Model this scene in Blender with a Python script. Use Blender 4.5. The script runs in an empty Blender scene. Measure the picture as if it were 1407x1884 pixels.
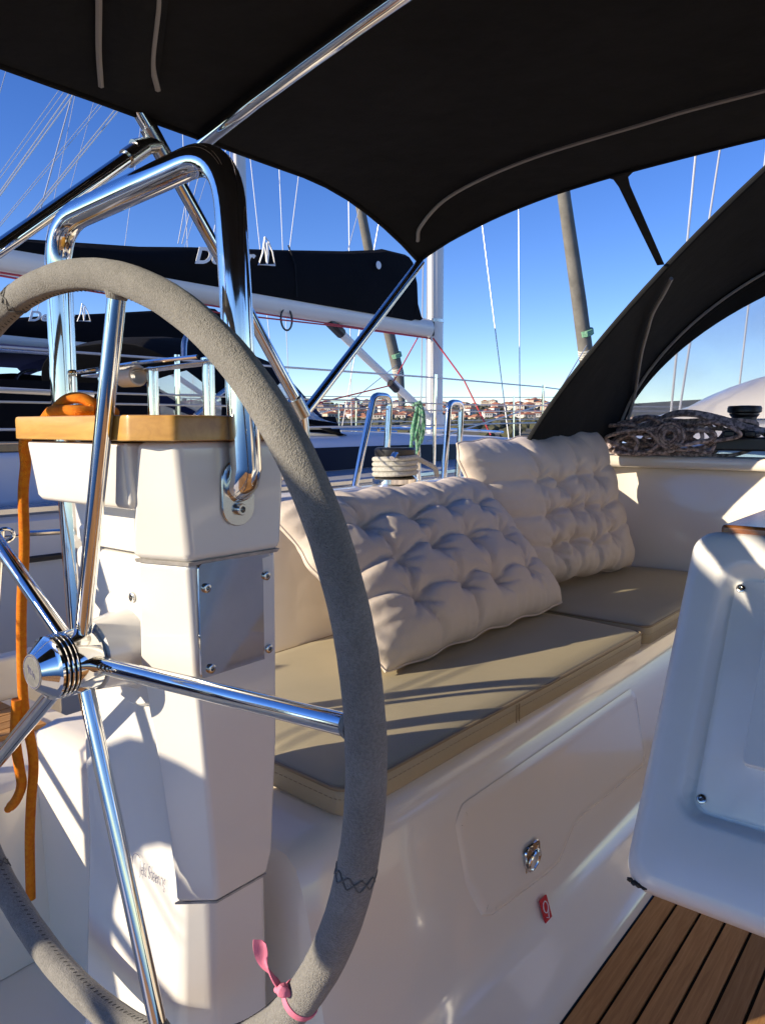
import bpy, bmesh, math, random
from mathutils import Vector, Matrix, noise
R = math.radians
random.seed(7)
scene = bpy.context.scene
COL = scene.collection

# ------------------------------------------------------------------ camera, sky, sun, exposure
# boat frame: +X forward, +Y to port, +Z up, cockpit sole at z = 0
EYE = Vector((0, 0, 1.1)); HEAD = R(38.5); PITCH = math.atan(157 / 1400)
fw = Vector((math.cos(HEAD) * math.cos(PITCH), math.sin(HEAD) * math.cos(PITCH), -math.sin(PITCH)))
rt = Vector((math.sin(HEAD), -math.cos(HEAD), 0)); up = rt.cross(fw)
cam = bpy.data.cameras.new('camera'); cam_o = bpy.data.objects.new('camera', cam); COL.objects.link(cam_o)
cam.sensor_fit = 'HORIZONTAL'; cam.sensor_width = 36; cam.lens = 36 * 1400 / 1407
cam.clip_start = 0.02; cam.clip_end = 20000
cam_o.matrix_world = Matrix((rt, up, -fw)).transposed().to_4x4() @ Matrix.Identity(4)
cam_o.location = EYE
scene.camera = cam_o

SUN_AZ, SUN_EL = R(149.5), R(19.5)            # azimuth from the bow towards port
SUN_DIR = Vector((math.cos(SUN_AZ) * math.cos(SUN_EL), math.sin(SUN_AZ) * math.cos(SUN_EL), math.sin(SUN_EL)))
w = bpy.data.worlds.new('World'); scene.world = w; w.use_nodes = True
nt = w.node_tree; nt.nodes.clear()
sky = nt.nodes.new('ShaderNodeTexSky'); sky.sky_type = 'NISHITA'; sky.sun_disc = False
sky.sun_elevation = SUN_EL; sky.sun_rotation = math.atan2(SUN_DIR.x, SUN_DIR.y)
sky.air_density = 0.75; sky.dust_density = 0.0; sky.ozone_density = 3.5
hs = nt.nodes.new('ShaderNodeHueSaturation'); hs.inputs['Saturation'].default_value = 1.24; hs.inputs['Hue'].default_value = 0.520
bg = nt.nodes.new('ShaderNodeBackground'); bg.inputs['Strength'].default_value = 0.082
out = nt.nodes.new('ShaderNodeOutputWorld')
nt.links.new(sky.outputs[0], hs.inputs['Color']); nt.links.new(hs.outputs[0], bg.inputs[0]); nt.links.new(bg.outputs[0], out.inputs[0])
sun = bpy.data.lights.new('sun', 'SUN'); sun.energy = 2.25; sun.angle = R(0.5); sun.color = (1.0, 0.93, 0.82)
sun_o = bpy.data.objects.new('sun', sun); COL.objects.link(sun_o)
sun_o.rotation_euler = (-SUN_DIR).to_track_quat('-Z', 'Y').to_euler(); sun_o.location = (0, 0, 30)
scene.view_settings.view_transform = 'Standard'; scene.view_settings.look = 'None'
scene.view_settings.gamma = 1.0; scene.view_settings.use_curve_mapping = False
scene.view_settings.exposure = 1.62
scene.view_settings.use_white_balance = True; scene.view_settings.white_balance_temperature = 7800; scene.view_settings.white_balance_tint = 8
scene.cycles.max_bounces = 10; scene.cycles.diffuse_bounces = 8; scene.cycles.glossy_bounces = 5; scene.cycles.transparent_max_bounces = 12
scene.cycles.sample_clamp_indirect = 8.0; scene.cycles.caustics_reflective = False; scene.cycles.caustics_refractive = False

# ------------------------------------------------------------------ materials
def mat(name, col, rough=0.5, metal=0.0, bump=0.0, bscale=200.0, var=0.0, vscale=8.0, coat=0.0, spec=0.5, sheen=0.0, col2=None, rvar=0.0):
    m = bpy.data.materials.new(name); m.use_nodes = True
    t = m.node_tree; b = t.nodes['Principled BSDF']
    b.inputs['Base Color'].default_value = (*col, 1); b.inputs['Roughness'].default_value = rough
    b.inputs['Metallic'].default_value = metal; b.inputs['Specular IOR Level'].default_value = spec
    if coat: b.inputs['Coat Weight'].default_value = coat; b.inputs['Coat Roughness'].default_value = 0.08
    if sheen: b.inputs['Sheen Weight'].default_value = sheen; b.inputs['Sheen Roughness'].default_value = 0.4
    tc = t.nodes.new('ShaderNodeTexCoord')
    if var or col2:
        n = t.nodes.new('ShaderNodeTexNoise'); n.inputs['Scale'].default_value = vscale; n.inputs['Detail'].default_value = 6; n.inputs['Roughness'].default_value = 0.65
        t.links.new(tc.outputs['Object'], n.inputs['Vector'])
        cr = t.nodes.new('ShaderNodeValToRGB'); cr.color_ramp.elements[0].position = 0.3; cr.color_ramp.elements[1].position = 0.7
        c2 = col2 if col2 else tuple(min(1, c * (1 + var)) for c in col)
        c1 = tuple(c * (1 - var) for c in col)
        cr.color_ramp.elements[0].color = (*c1, 1); cr.color_ramp.elements[1].color = (*c2, 1)
        t.links.new(n.outputs['Fac'], cr.inputs['Fac']); t.links.new(cr.outputs['Color'], b.inputs['Base Color'])
        if rvar:
            mr = t.nodes.new('ShaderNodeMapRange'); mr.inputs['To Min'].default_value = max(0.02, rough - rvar); mr.inputs['To Max'].default_value = rough + rvar
            n2 = t.nodes.new('ShaderNodeTexNoise'); n2.inputs['Scale'].default_value = vscale * 2.3; n2.inputs['Detail'].default_value = 5
            t.links.new(tc.outputs['Object'], n2.inputs['Vector'])
            t.links.new(n2.outputs['Fac'], mr.inputs['Value']); t.links.new(mr.outputs['Result'], b.inputs['Roughness'])
    if bump:
        nb = t.nodes.new('ShaderNodeTexNoise'); nb.inputs['Scale'].default_value = bscale; nb.inputs['Detail'].default_value = 4
        t.links.new(tc.outputs['Object'], nb.inputs['Vector'])
        bp = t.nodes.new('ShaderNodeBump'); bp.inputs['Strength'].default_value = bump; bp.inputs['Distance'].default_value = 0.002
        t.links.new(nb.outputs['Fac'], bp.inputs['Height']); t.links.new(bp.outputs['Normal'], b.inputs['Normal'])
    return m

def wood(name, c1, c2, c3, scale=(6, 120, 120), rough=0.5, coat=0.0):
    m = bpy.data.materials.new(name); m.use_nodes = True
    t = m.node_tree; b = t.nodes['Principled BSDF']
    tc = t.nodes.new('ShaderNodeTexCoord'); oi = t.nodes.new('ShaderNodeObjectInfo')
    mp = t.nodes.new('ShaderNodeMapping'); mp.inputs['Scale'].default_value = scale
    ad = t.nodes.new('ShaderNodeVectorMath'); ad.operation = 'ADD'
    sc = t.nodes.new('ShaderNodeVectorMath'); sc.operation = 'SCALE'; sc.inputs['Scale'].default_value = 37.0
    t.links.new(oi.outputs['Location'], sc.inputs[0]); t.links.new(tc.outputs['Object'], mp.inputs['Vector'])
    t.links.new(mp.outputs['Vector'], ad.inputs[0]); t.links.new(sc.outputs['Vector'], ad.inputs[1])
    n = t.nodes.new('ShaderNodeTexNoise'); n.inputs['Scale'].default_value = 1.0; n.inputs['Detail'].default_value = 7; n.inputs['Roughness'].default_value = 0.6; n.inputs['Distortion'].default_value = 0.6
    t.links.new(ad.outputs['Vector'], n.inputs['Vector'])
    cr = t.nodes.new('ShaderNodeValToRGB'); e = cr.color_ramp.elements
    e[0].position = 0.28; e[0].color = (*c1, 1); e[1].position = 0.72; e[1].color = (*c3, 1)
    k = e.new(0.5); k.color = (*c2, 1)
    t.links.new(n.outputs['Fac'], cr.inputs['Fac'])
    hsv = t.nodes.new('ShaderNodeHueSaturation')
    mr = t.nodes.new('ShaderNodeMapRange'); mr.inputs['To Min'].default_value = 0.78; mr.inputs['To Max'].default_value = 1.2
    t.links.new(oi.outputs['Random'], mr.inputs['Value']); t.links.new(mr.outputs['Result'], hsv.inputs['Value'])
    t.links.new(cr.outputs['Color'], hsv.inputs['Color']); t.links.new(hsv.outputs['Color'], b.inputs['Base Color'])
    b.inputs['Roughness'].default_value = rough
    if coat: b.inputs['Coat Weight'].default_value = coat; b.inputs['Coat Roughness'].default_value = 0.12
    bp = t.nodes.new('ShaderNodeBump'); bp.inputs['Strength'].default_value = 0.25; bp.inputs['Distance'].default_value = 0.001
    t.links.new(n.outputs['Fac'], bp.inputs['Height']); t.links.new(bp.outputs['Normal'], b.inputs['Normal'])
    return m

def fabric(name, col, rough=0.9, weave=900.0, strength=0.3, var=0.15, vscale=3.0, sheen=0.0):
    m = mat(name, col, rough, var=var, vscale=vscale, spec=0.14, sheen=sheen)
    t = m.node_tree; b = t.nodes['Principled BSDF']; tc = t.nodes.new('ShaderNodeTexCoord')
    n = t.nodes.new('ShaderNodeTexNoise'); n.inputs['Scale'].default_value = weave; n.inputs['Detail'].default_value = 2
    n2 = t.nodes.new('ShaderNodeTexNoise'); n2.inputs['Scale'].default_value = 14; n2.inputs['Detail'].default_value = 5
    t.links.new(tc.outputs['Object'], n.inputs['Vector']); t.links.new(tc.outputs['Object'], n2.inputs['Vector'])
    bp = t.nodes.new('ShaderNodeBump'); bp.inputs['Strength'].default_value = strength; bp.inputs['Distance'].default_value = 0.001
    bp2 = t.nodes.new('ShaderNodeBump'); bp2.inputs['Strength'].default_value = 0.5; bp2.inputs['Distance'].default_value = 0.008
    t.links.new(n.outputs['Fac'], bp.inputs['Height']); t.links.new(n2.outputs['Fac'], bp2.inputs['Height'])
    t.links.new(bp2.outputs['Normal'], bp.inputs['Normal']); t.links.new(bp.outputs['Normal'], b.inputs['Normal'])
    return m

def rope_mat(name, c1, c2, scale=260.0, rough=0.85):
    m = bpy.data.materials.new(name); m.use_nodes = True
    t = m.node_tree; b = t.nodes['Principled BSDF']; tc = t.nodes.new('ShaderNodeTexCoord')
    wv = t.nodes.new('ShaderNodeTexWave'); wv.bands_direction = 'DIAGONAL'; wv.inputs['Scale'].default_value = scale; wv.inputs['Distortion'].default_value = 2.5; wv.inputs['Detail'].default_value = 1
    t.links.new(tc.outputs['Object'], wv.inputs['Vector'])
    cr = t.nodes.new('ShaderNodeValToRGB'); cr.color_ramp.elements[0].color = (*c1, 1); cr.color_ramp.elements[1].color = (*c2, 1)
    n = t.nodes.new('ShaderNodeTexNoise'); n.inputs['Scale'].default_value = scale * 0.45
    t.links.new(tc.outputs['Object'], n.inputs['Vector'])
    t.links.new(n.outputs['Fac'], cr.inputs['Fac']); cr.color_ramp.elements[0].position = 0.4; cr.color_ramp.elements[1].position = 0.6
    t.links.new(cr.outputs['Color'], b.inputs['Base Color']); b.inputs['Roughness'].default_value = rough
    bp = t.nodes.new('ShaderNodeBump'); bp.inputs['Strength'].default_value = 0.8; bp.inputs['Distance'].default_value = 0.0015
    t.links.new(wv.outputs['Fac'], bp.inputs['Height']); t.links.new(bp.outputs['Normal'], b.inputs['Normal'])
    return m

def suede(name, col):
    m = mat(name, col, 0.95, var=0.16, vscale=22, spec=0.15, sheen=0.25, bump=0.0)
    t = m.node_tree; b = t.nodes['Principled BSDF']; tc = t.nodes.new('ShaderNodeTexCoord')
    n = t.nodes.new('ShaderNodeTexNoise'); n.inputs['Scale'].default_value = 650; n.inputs['Detail'].default_value = 3
    n2 = t.nodes.new('ShaderNodeTexNoise'); n2.inputs['Scale'].default_value = 90; n2.inputs['Detail'].default_value = 4
    old = b.inputs['Base Color'].links[0].from_socket; mxc = t.nodes.new('ShaderNodeMix'); mxc.data_type = 'RGBA'; mxc.blend_type = 'MULTIPLY'; mxc.inputs['Factor'].default_value = 1.0
    g_ = t.nodes.new('ShaderNodeTexNoise'); g_.inputs['Scale'].default_value = 380; g_.inputs['Detail'].default_value = 2; gr_ = t.nodes.new('ShaderNodeMapRange'); gr_.inputs['From Min'].default_value = .35; gr_.inputs['From Max'].default_value = .65; gr_.inputs['To Min'].default_value = .88; gr_.inputs['To Max'].default_value = 1.13
    t.links.new(tc.outputs['Object'], g_.inputs['Vector']); t.links.new(g_.outputs['Fac'], gr_.inputs['Value']); t.links.new(old, mxc.inputs['A']); t.links.new(gr_.outputs['Result'], mxc.inputs['B']); t.links.new(mxc.outputs['Result'], b.inputs['Base Color'])
    ml = t.nodes.new('ShaderNodeMath'); ml.operation = 'MULTIPLY_ADD'; ml.inputs[1].default_value = 0.5
    t.links.new(tc.outputs['Object'], n.inputs['Vector']); t.links.new(tc.outputs['Object'], n2.inputs['Vector'])
    t.links.new(n2.outputs['Fac'], ml.inputs[0]); t.links.new(n.outputs['Fac'], ml.inputs[2])
    bp = t.nodes.new('ShaderNodeBump'); bp.inputs['Strength'].default_value = 1.0; bp.inputs['Distance'].default_value = 0.0024
    t.links.new(ml.outputs[0], bp.inputs['Height']); t.links.new(bp.outputs['Normal'], b.inputs['Normal'])
    return m

def clear_vinyl(name, tint=(0.9, 0.93, 0.97), alpha=0.35, rough=0.12):
    m = bpy.data.materials.new(name); m.use_nodes = True
    t = m.node_tree; t.nodes.clear()
    o = t.nodes.new('ShaderNodeOutputMaterial'); mx = t.nodes.new('ShaderNodeMixShader'); tr = t.nodes.new('ShaderNodeBsdfTransparent')
    p = t.nodes.new('ShaderNodeBsdfPrincipled'); p.inputs['Base Color'].default_value = (*tint, 1); p.inputs['Roughness'].default_value = rough
    tc = t.nodes.new('ShaderNodeTexCoord'); n = t.nodes.new('ShaderNodeTexNoise'); n.inputs['Scale'].default_value = 5; n.inputs['Detail'].default_value = 5
    mr = t.nodes.new('ShaderNodeMapRange'); mr.inputs['From Min'].default_value = 0.3; mr.inputs['From Max'].default_value = 0.75
    mr.inputs['To Min'].default_value = alpha * 0.85; mr.inputs['To Max'].default_value = alpha * 1.15
    t.links.new(tc.outputs['Object'], n.inputs['Vector']); t.links.new(n.outputs['Fac'], mr.inputs['Value'])
    bp = t.nodes.new('ShaderNodeBump'); bp.inputs['Strength'].default_value = 0.25; bp.inputs['Distance'].default_value = 0.01
    t.links.new(n.outputs['Fac'], bp.inputs['Height']); t.links.new(bp.outputs['Normal'], p.inputs['Normal'])
    tr.inputs[0].default_value = (*tint, 1)
    t.links.new(mr.outputs['Result'], mx.inputs['Fac']); t.links.new(tr.outputs[0], mx.inputs[1]); t.links.new(p.outputs[0], mx.inputs[2]); t.links.new(mx.outputs[0], o.inputs[0])
    return m

M = dict(
    gel=mat('white_gelcoat', (0.83, 0.765, 0.665), 0.24, var=0.012, vscale=1.5, coat=0.7, rvar=0.03),
    gel_table=mat('table_gelcoat', (0.84, 0.83, 0.81), 0.3, var=0.03, vscale=6, coat=0.2, rvar=0.06),
    gel_ped=mat('pedestal_gelcoat', (0.82, 0.80, 0.765), 0.22, var=0.02, vscale=7, coat=0.6, rvar=0.04),
    chrome=mat('polished_steel', (0.78, 0.77, 0.74), 0.07, 1.0, var=0.05, vscale=30, rvar=0.04),
    steel=mat('brushed_steel', (0.55, 0.54, 0.52), 0.22, 1.0, var=0.08, vscale=20, rvar=0.06),
    plate=mat('mirror_steel_plate', (0.74, 0.71, 0.67), 0.06, 1.0, var=0.05, vscale=14, rvar=0.03, bump=0.12, bscale=9),
    black=mat('black_plastic', (0.012, 0.012, 0.013), 0.4),
    rubber=mat('black_rubber', (0.01, 0.01, 0.01), 0.6),
    canvas=fabric('black_canvas', (0.0165, 0.0172, 0.0185), weave=1200, strength=0.4, var=0.2, vscale=4),
    canvas2=fabric('black_acrylic_cover', (0.0045, 0.0045, 0.006), var=0.2, vscale=2),
    zip=mat('grey_zip', (0.34, 0.33, 0.32), 0.6, bump=0.6, bscale=500),
    vinyl=mat('beige_vinyl', (0.43, 0.37, 0.245), 0.5, bump=0.25, bscale=420, var=0.05, vscale=5),
    piping=mat('beige_piping', (0.27, 0.21, 0.13), 0.55),
    pillow=fabric('sand_cotton', (0.70, 0.605, 0.525), weave=1500, strength=0.35, var=0.04, vscale=6),
    teak=wood('deck_teak', (0.33, 0.15, 0.048), (0.43, 0.21, 0.072), (0.53, 0.28, 0.112), (7, 130, 60), 0.7),
    teak_top=wood('varnished_teak', (0.44, 0.21, 0.042), (0.55, 0.285, 0.06), (0.63, 0.35, 0.09), (60, 9, 60), 0.4, 0.3),
    mahog=wood('varnished_table_wood', (0.16, 0.05, 0.015), (0.23, 0.08, 0.025), (0.30, 0.12, 0.04), (8, 80, 80), 0.25, 0.6),
    caulk=mat('black_caulk', (0.008, 0.008, 0.008), 0.9, spec=0.1),
    suede=suede('grey_suede', (0.25, 0.243, 0.232)),
    thread=mat('dark_thread', (0.03, 0.03, 0.03), 0.8),
    thread2=mat('grey_thread', (0.12, 0.12, 0.12), 0.8),
    orange=rope_mat('orange_rope', (0.92, 0.215, 0.003), (0.98, 0.30, 0.008), 320),
    cream=rope_mat('cream_rope', (0.62, 0.60, 0.52), (0.74, 0.72, 0.65), 300),
    green=rope_mat('green_rope', (0.10, 0.38, 0.20), (0.35, 0.60, 0.42), 250),
    dark_rope=rope_mat('grey_red_rope', (0.20, 0.155, 0.15), (0.66, 0.53, 0.50), 160),
    red_rope=mat('red_rope', (0.55, 0.06, 0.07), 0.8),
    pink=fabric('pink_ribbon', (0.75, 0.22, 0.33), var=0.08, vscale=40),
    red=mat('red_label', (0.55, 0.02, 0.03), 0.4),
    white=mat('white_print', (0.8, 0.8, 0.8), 0.5),
    ink=mat('blue_ink', (0.03, 0.03, 0.16), 0.5),
    alu=mat('white_spar', (0.74, 0.73, 0.70), 0.35, var=0.03, vscale=2),
    wire=mat('rigging_wire', (0.50, 0.51, 0.53), 0.4, 0.3),
    hull=mat('hull_white', (0.66, 0.67, 0.69), 0.22, coat=0.3, var=0.02, vscale=1),
    deck=mat('deck_white', (0.62, 0.65, 0.70), 0.45, var=0.03, vscale=2),
    dark_glass=mat('dark_window', (0.006, 0.008, 0.022), 0.35, spec=0.06),
    navy=fabric('navy_canvas', (0.012, 0.02, 0.075), var=0.15),
    sunstrip=fabric('grey_sun_strip', (0.20, 0.19, 0.17), var=0.2, vscale=5),
    vinylwin=clear_vinyl('clear_window_vinyl', tint=(.93, .94, .96), alpha=0.42, rough=.2),
    vinylwin2=clear_vinyl('clear_far_vinyl', alpha=0.5),
    tan=mat('pale_teak', (0.42, 0.29, 0.14), 0.6, var=0.15, vscale=14),
    seal=mat('grey_sealant', (0.42, 0.40, 0.38), 0.7, var=0.25, vscale=60),
    emblem=mat('hub_badge', (0.34, 0.34, 0.33), 0.35, 0.6, var=0.2, vscale=200, bump=0.3, bscale=300),
)

# ------------------------------------------------------------------ mesh helpers
WLOC = {}
def obj(name, V, F, m, parent=None, smooth=True, bevel=0.0, angle=35, segs=3, label=None):
    V = [Vector(v) for v in V]
    lo = Vector((min(v[i] for v in V) for i in range(3))); hi = Vector((max(v[i] for v in V) for i in range(3)))
    c = Vector(((lo.x + hi.x) / 2, (lo.y + hi.y) / 2, lo.z))
    me = bpy.data.meshes.new(name); me.from_pydata([tuple(v - c) for v in V], [], F)
    me.validate(); 
    bm = bmesh.new(); bm.from_mesh(me); bmesh.ops.recalc_face_normals(bm, faces=bm.faces); bm.to_mesh(me); bm.free()
    if smooth:
        me.polygons.foreach_set('use_smooth', [True] * len(me.polygons)); me.set_sharp_from_angle(angle=R(angle))
    o = bpy.data.objects.new(name, me); COL.objects.link(o)
    for x in (m if isinstance(m, (list, tuple)) else [m]): me.materials.append(x)
    WLOC[o] = c
    if parent: o.parent = parent; o.location = c - WLOC[parent]
    else: o.location = c
    if bevel:
        b = o.modifiers.new('bevel', 'BEVEL'); b.width = bevel; b.segments = segs; b.limit_method = 'ANGLE'; b.angle_limit = R(30)
        b.harden_normals = True
    if label: o['label'] = label
    return o
def tag(o, label, cat, group=None, kind=None):
    if label: o['label'] = label
    if cat: o['category'] = cat
    if group: o['group'] = group
    if kind: o['kind'] = kind
    return o
def thing(name, loc, label, cat, group=None):
    o = bpy.data.objects.new(name, None); COL.objects.link(o); o.location = loc; WLOC[o] = Vector(loc); o.empty_display_size = 0.05
    return tag(o, label, cat, group)
class MB:
    def __init__(s): s.V = []; s.F = []; s.mi = []
    def add(s, V, F, mi=0):
        n = len(s.V); s.V += [Vector(v) for v in V]; s.F += [tuple(i + n for i in f) for f in F]; s.mi += [mi] * len(F); return s
    def build(s, name, m, parent=None, **k):
        o = obj(name, s.V, s.F, m, parent, **k)
        if any(s.mi) and len(o.data.polygons) == len(s.mi): o.data.polygons.foreach_set('material_index', s.mi)
        return o
def box(x0, x1, y0, y1, z0, z1):
    V = [(x, y, z) for x in (x0, x1) for y in (y0, y1) for z in (z0, z1)]
    return V, [(0, 1, 3, 2), (4, 6, 7, 5), (0, 4, 5, 1), (2, 3, 7, 6), (0, 2, 6, 4), (1, 5, 7, 3)]
def smooth_path(P, n=8, closed=False):
    P = [Vector(p) for p in P]; out = []
    L = len(P); rng = L if closed else L - 1
    for i in range(rng):
        p0 = P[(i - 1) % L] if closed or i > 0 else P[0] * 2 - P[1]
        p1 = P[i]; p2 = P[(i + 1) % L]
        p3 = P[(i + 2) % L] if closed or i + 2 < L else P[-1] * 2 - P[-2]
        for k in range(n):
            t = k / n
            out.append(0.5 * ((2 * p1) + (p2 - p0) * t + (2 * p0 - 5 * p1 + 4 * p2 - p3) * t * t + (3 * p1 - p0 - 3 * p2 + p3) * t ** 3))
    if not closed: out.append(P[-1])
    return out
def fillet(P, r, n=8):
    P = [Vector(p) for p in P]; out = [P[0]]
    for i in range(1, len(P) - 1):
        a = (P[i - 1] - P[i]); b = (P[i + 1] - P[i]); ang = a.angle(b)
        d = min(r / math.tan(ang / 2), a.length * .48, b.length * .48)
        A = P[i] + a.normalized() * d; B = P[i] + b.normalized() * d
        for k in range(n + 1):
            t = k / n; out.append(A * (1 - t) ** 2 + P[i] * 2 * t * (1 - t) + B * t * t)
    out.append(P[-1]); return out
def tube(P, r, n=10, closed=False, caps=True, flat=1.0, upv=None):
    P = [Vector(p) for p in P]; L = len(P); V = []; F = []
    rr = r if callable(r) else (lambda t: r)
    prev = None
    for i, p in enumerate(P):
        a = P[(i - 1) % L] if closed or i > 0 else p; b = P[(i + 1) % L] if closed or i < L - 1 else p
        t = (b - a).normalized() if (b - a).length > 1e-9 else Vector((0, 0, 1))
        if prev is None:
            u = Vector(upv) if upv is not None else (Vector((0, 0, 1)) if abs(t.z) < .9 else Vector((1, 0, 0)))
        else: u = prev
        u = (u - t * u.dot(t)).normalized(); prev = u; v = t.cross(u)
        q = rr(i / max(1, L - 1))
        for k in range(n):
            an = 2 * math.pi * k / n
            V.append(p + u * (math.cos(an) * q * flat) + v * (math.sin(an) * q))
    for i in range(L if closed else L - 1):
        j = (i + 1) % L
        for k in range(n):
            F.append((i * n + k, i * n + (k + 1) % n, j * n + (k + 1) % n, j * n + k))
    if not closed and caps:
        F.append(tuple(range(n))[::-1]); F.append(tuple((L - 1) * n + k for k in range(n)))
    return V, F
def loft(loops, cap0=True, cap1=True):
    n = len(loops[0]); V = [Vector(p) for l in loops for p in l]; F = []
    for i in range(len(loops) - 1):
        for k in range(n):
            F.append((i * n + k, i * n + (k + 1) % n, (i + 1) * n + (k + 1) % n, (i + 1) * n + k))
    if cap0: F.append(tuple(range(n))[::-1])
    if cap1: F.append(tuple((len(loops) - 1) * n + k for k in range(n)))
    return V, F
def grid(rows, close_u=False):
    n = len(rows[0]); V = [Vector(p) for r in rows for p in r]; F = []
    for i in range(len(rows) - 1):
        for k in range(n if close_u else n - 1):
            F.append((i * n + k, i * n + (k + 1) % n, (i + 1) * n + (k + 1) % n, (i + 1) * n + k))
    return V, F
def sheet(rows, th):
    """closed shell of a grid of points, th thick"""
    V, F = grid(rows); nr = len(rows); nc = len(rows[0]); N = [Vector() for _ in V]
    for f in F:
        nn = (V[f[1]] - V[f[0]]).cross(V[f[2]] - V[f[0]])
        for i in f: N[i] += nn
    W = [v - n.normalized() * th for v, n in zip(V, N)]
    k = len(V); F2 = [tuple(i + k for i in f[::-1]) for f in F]; E = []
    b = [i for i in range(nc)] + [r * nc + nc - 1 for r in range(1, nr)] + [(nr - 1) * nc + i for i in range(nc - 2, -1, -1)] + [r * nc for r in range(nr - 2, 0, -1)]
    for i in range(len(b)):
        p, q = b[i], b[(i + 1) % len(b)]; E.append((p, q, q + k, p + k))
    return V + W, F + F2 + E
def lathe(prof, c, ax='z', n=24):
    """prof: list of (radius, height) about the axis through c"""
    c = Vector(c); rows = []
    for r, h in prof:
        row = []
        for k in range(n):
            a = 2 * math.pi * k / n; p = (math.cos(a) * r, math.sin(a) * r)
            row.append(c + (Vector((p[0], p[1], h)) if ax == 'z' else Vector((h, p[0], p[1])) if ax == 'x' else Vector((p[0], h, p[1]))))
        rows.append(row)
    return loft(rows)
def frame_lathe(prof, c, axis, n=20):
    axis = Vector(axis).normalized(); u = axis.orthogonal().normalized(); v = axis.cross(u); c = Vector(c)
    return loft([[c + axis * h + u * math.cos(2 * math.pi * k / n) * r + v * math.sin(2 * math.pi * k / n) * r for k in range(n)] for r, h in prof])
def rrect(w, h, r, n=5):
    P = []
    for cx, cy, a0 in ((w / 2 - r, h / 2 - r, 0), (-w / 2 + r, h / 2 - r, 90), (-w / 2 + r, -h / 2 + r, 180), (w / 2 - r, -h / 2 + r, 270)):
        for k in range(n + 1):
            a = R(a0 + 90 * k / n); P.append((cx + math.cos(a) * r, cy + math.sin(a) * r))
    return P
def screw(c, nrm, parent, r=0.006, m=None):
    V, F = frame_lathe([(r * 1.05, 0), (r, r * .45), (r * .75, r * .6), (r * .42, r * .6), (r * .38, r * .15)], c, nrm, 16)
    o = obj('screw', V, F, m or M['steel'], parent); 
    return o
def text_mesh(s, size, shear=0.0, offset=0.0, extrude=0.001):
    cu = bpy.data.curves.new('lettering', 'FONT'); cu.body = s; cu.size = size; cu.shear = shear; cu.offset = offset; cu.extrude = extrude
    o = bpy.data.objects.new('lettering', cu); COL.objects.link(o)
    dg = bpy.context.evaluated_depsgraph_get(); me = bpy.data.meshes.new_from_object(o.evaluated_get(dg))
    V = [v.co.copy() for v in me.vertices]; F = [tuple(p.vertices) for p in me.polygons]
    COL.objects.unlink(o); bpy.data.objects.remove(o); bpy.data.curves.remove(cu); bpy.data.meshes.remove(me)
    return V, F
def place(V, o, ex, ey):
    o = Vector(o); ex = Vector(ex).normalized(); ey = Vector(ey).normalized(); ez = ex.cross(ey)
    return [o + ex * v[0] + ey * v[1] + ez * v[2] for v in V]

# ------------------------------------------------------------------ sea, shore, town
me_o = obj('sea', *grid([[(x, y, -1.3) for y in (-6000, 0, 6000)] for x in (-6000, 0, 6000)]), mat('sea_water', (0.012, 0.04, 0.075), 0.08, bump=0.5, bscale=1.2), smooth=False)
tag(me_o, 'calm blue harbour water', None, kind='structure')
def terrain_h(x, y):
    d = math.hypot(x, y); a = math.degrees(math.atan2(y, x))
    if d < 95: return -3.0
    h = -1.6 + 2.2 * min(1, (d - 95) / 40)
    h += 4.5 * max(0, min(1, (d - 130) / 480)) ** 1.2
    t = max(0, min(1, (d - 600) / 420)); h += 26 * t * t * (3 - 2 * t) * (1 + .12 * math.sin(a * .11 + 1) + .05 * math.sin(a * .5))
    t = max(0, min(1, (d - 1020) / 900)); h += 6 * t
    h += 0.8 * noise.noise(Vector((x * .02, y * .02, 0))) * min(1, max(0, (d - 120) / 200))
    return h
rows = []
for i in range(60):
    d = 90 + (2200 - 90) * (i / 59) ** 1.7
    rows.append([(d * math.cos(R(a)), d * math.sin(R(a)), terrain_h(d * math.cos(R(a)), d * math.sin(R(a)))) for a in range(-30, 111, 2)])
hill_m = mat('dry_scrub_ground', (0.085, 0.082, 0.045), 0.95, var=0.35, vscale=0.05, col2=(0.15, 0.13, 0.085))
tag(obj('hill', *grid(rows), hill_m), 'low scrubby hill with a red roofed town along it', None, kind='structure')
# scrub and trees on the shore: one mass
mb = MB()
ico = bmesh.new(); bmesh.ops.create_icosphere(ico, subdivisions=1, radius=1); IV = [v.co.copy() for v in ico.verts]; IF = [tuple(v.index for v in f.verts) for f in ico.faces]; ico.free()
for i in range(2600):
    a = R(random.uniform(20, 62)); d = random.choice((random.uniform(112, 620), random.uniform(300, 1100)))
    x, y = d * math.cos(a), d * math.sin(a); s = random.uniform(.8, 2.0) * (1 if d < 400 else 1.7)
    z = terrain_h(x, y)
    mb.add([Vector((v.x * s * random.uniform(.7, 1.3), v.y * s * random.uniform(.7, 1.3), v.z * s * random.uniform(.5, .9))) + Vector((x, y, z + s * .25)) for v in IV], IF)
tag(mb.build('scrubland', mat('scrub_leaves', (0.045, 0.055, 0.022), 0.9, var=0.4, vscale=0.3, col2=(0.11, 0.105, 0.06)), smooth=False), 'dry grey green scrub along the far shore', None, kind='stuff')
walls = [mat('house_wall', c, 0.9) for c in ((0.62, 0.56, 0.48), (0.55, 0.45, 0.35), (0.70, 0.67, 0.62), (0.45, 0.36, 0.30))]
roofs = [mat('roof_tiles', c, 0.9, var=0.2, vscale=3) for c in ((0.34, 0.12, 0.07), (0.28, 0.11, 0.08), (0.40, 0.17, 0.10))]
wmat = mat('far_window', (0.04, 0.045, 0.05), 0.3)
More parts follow.
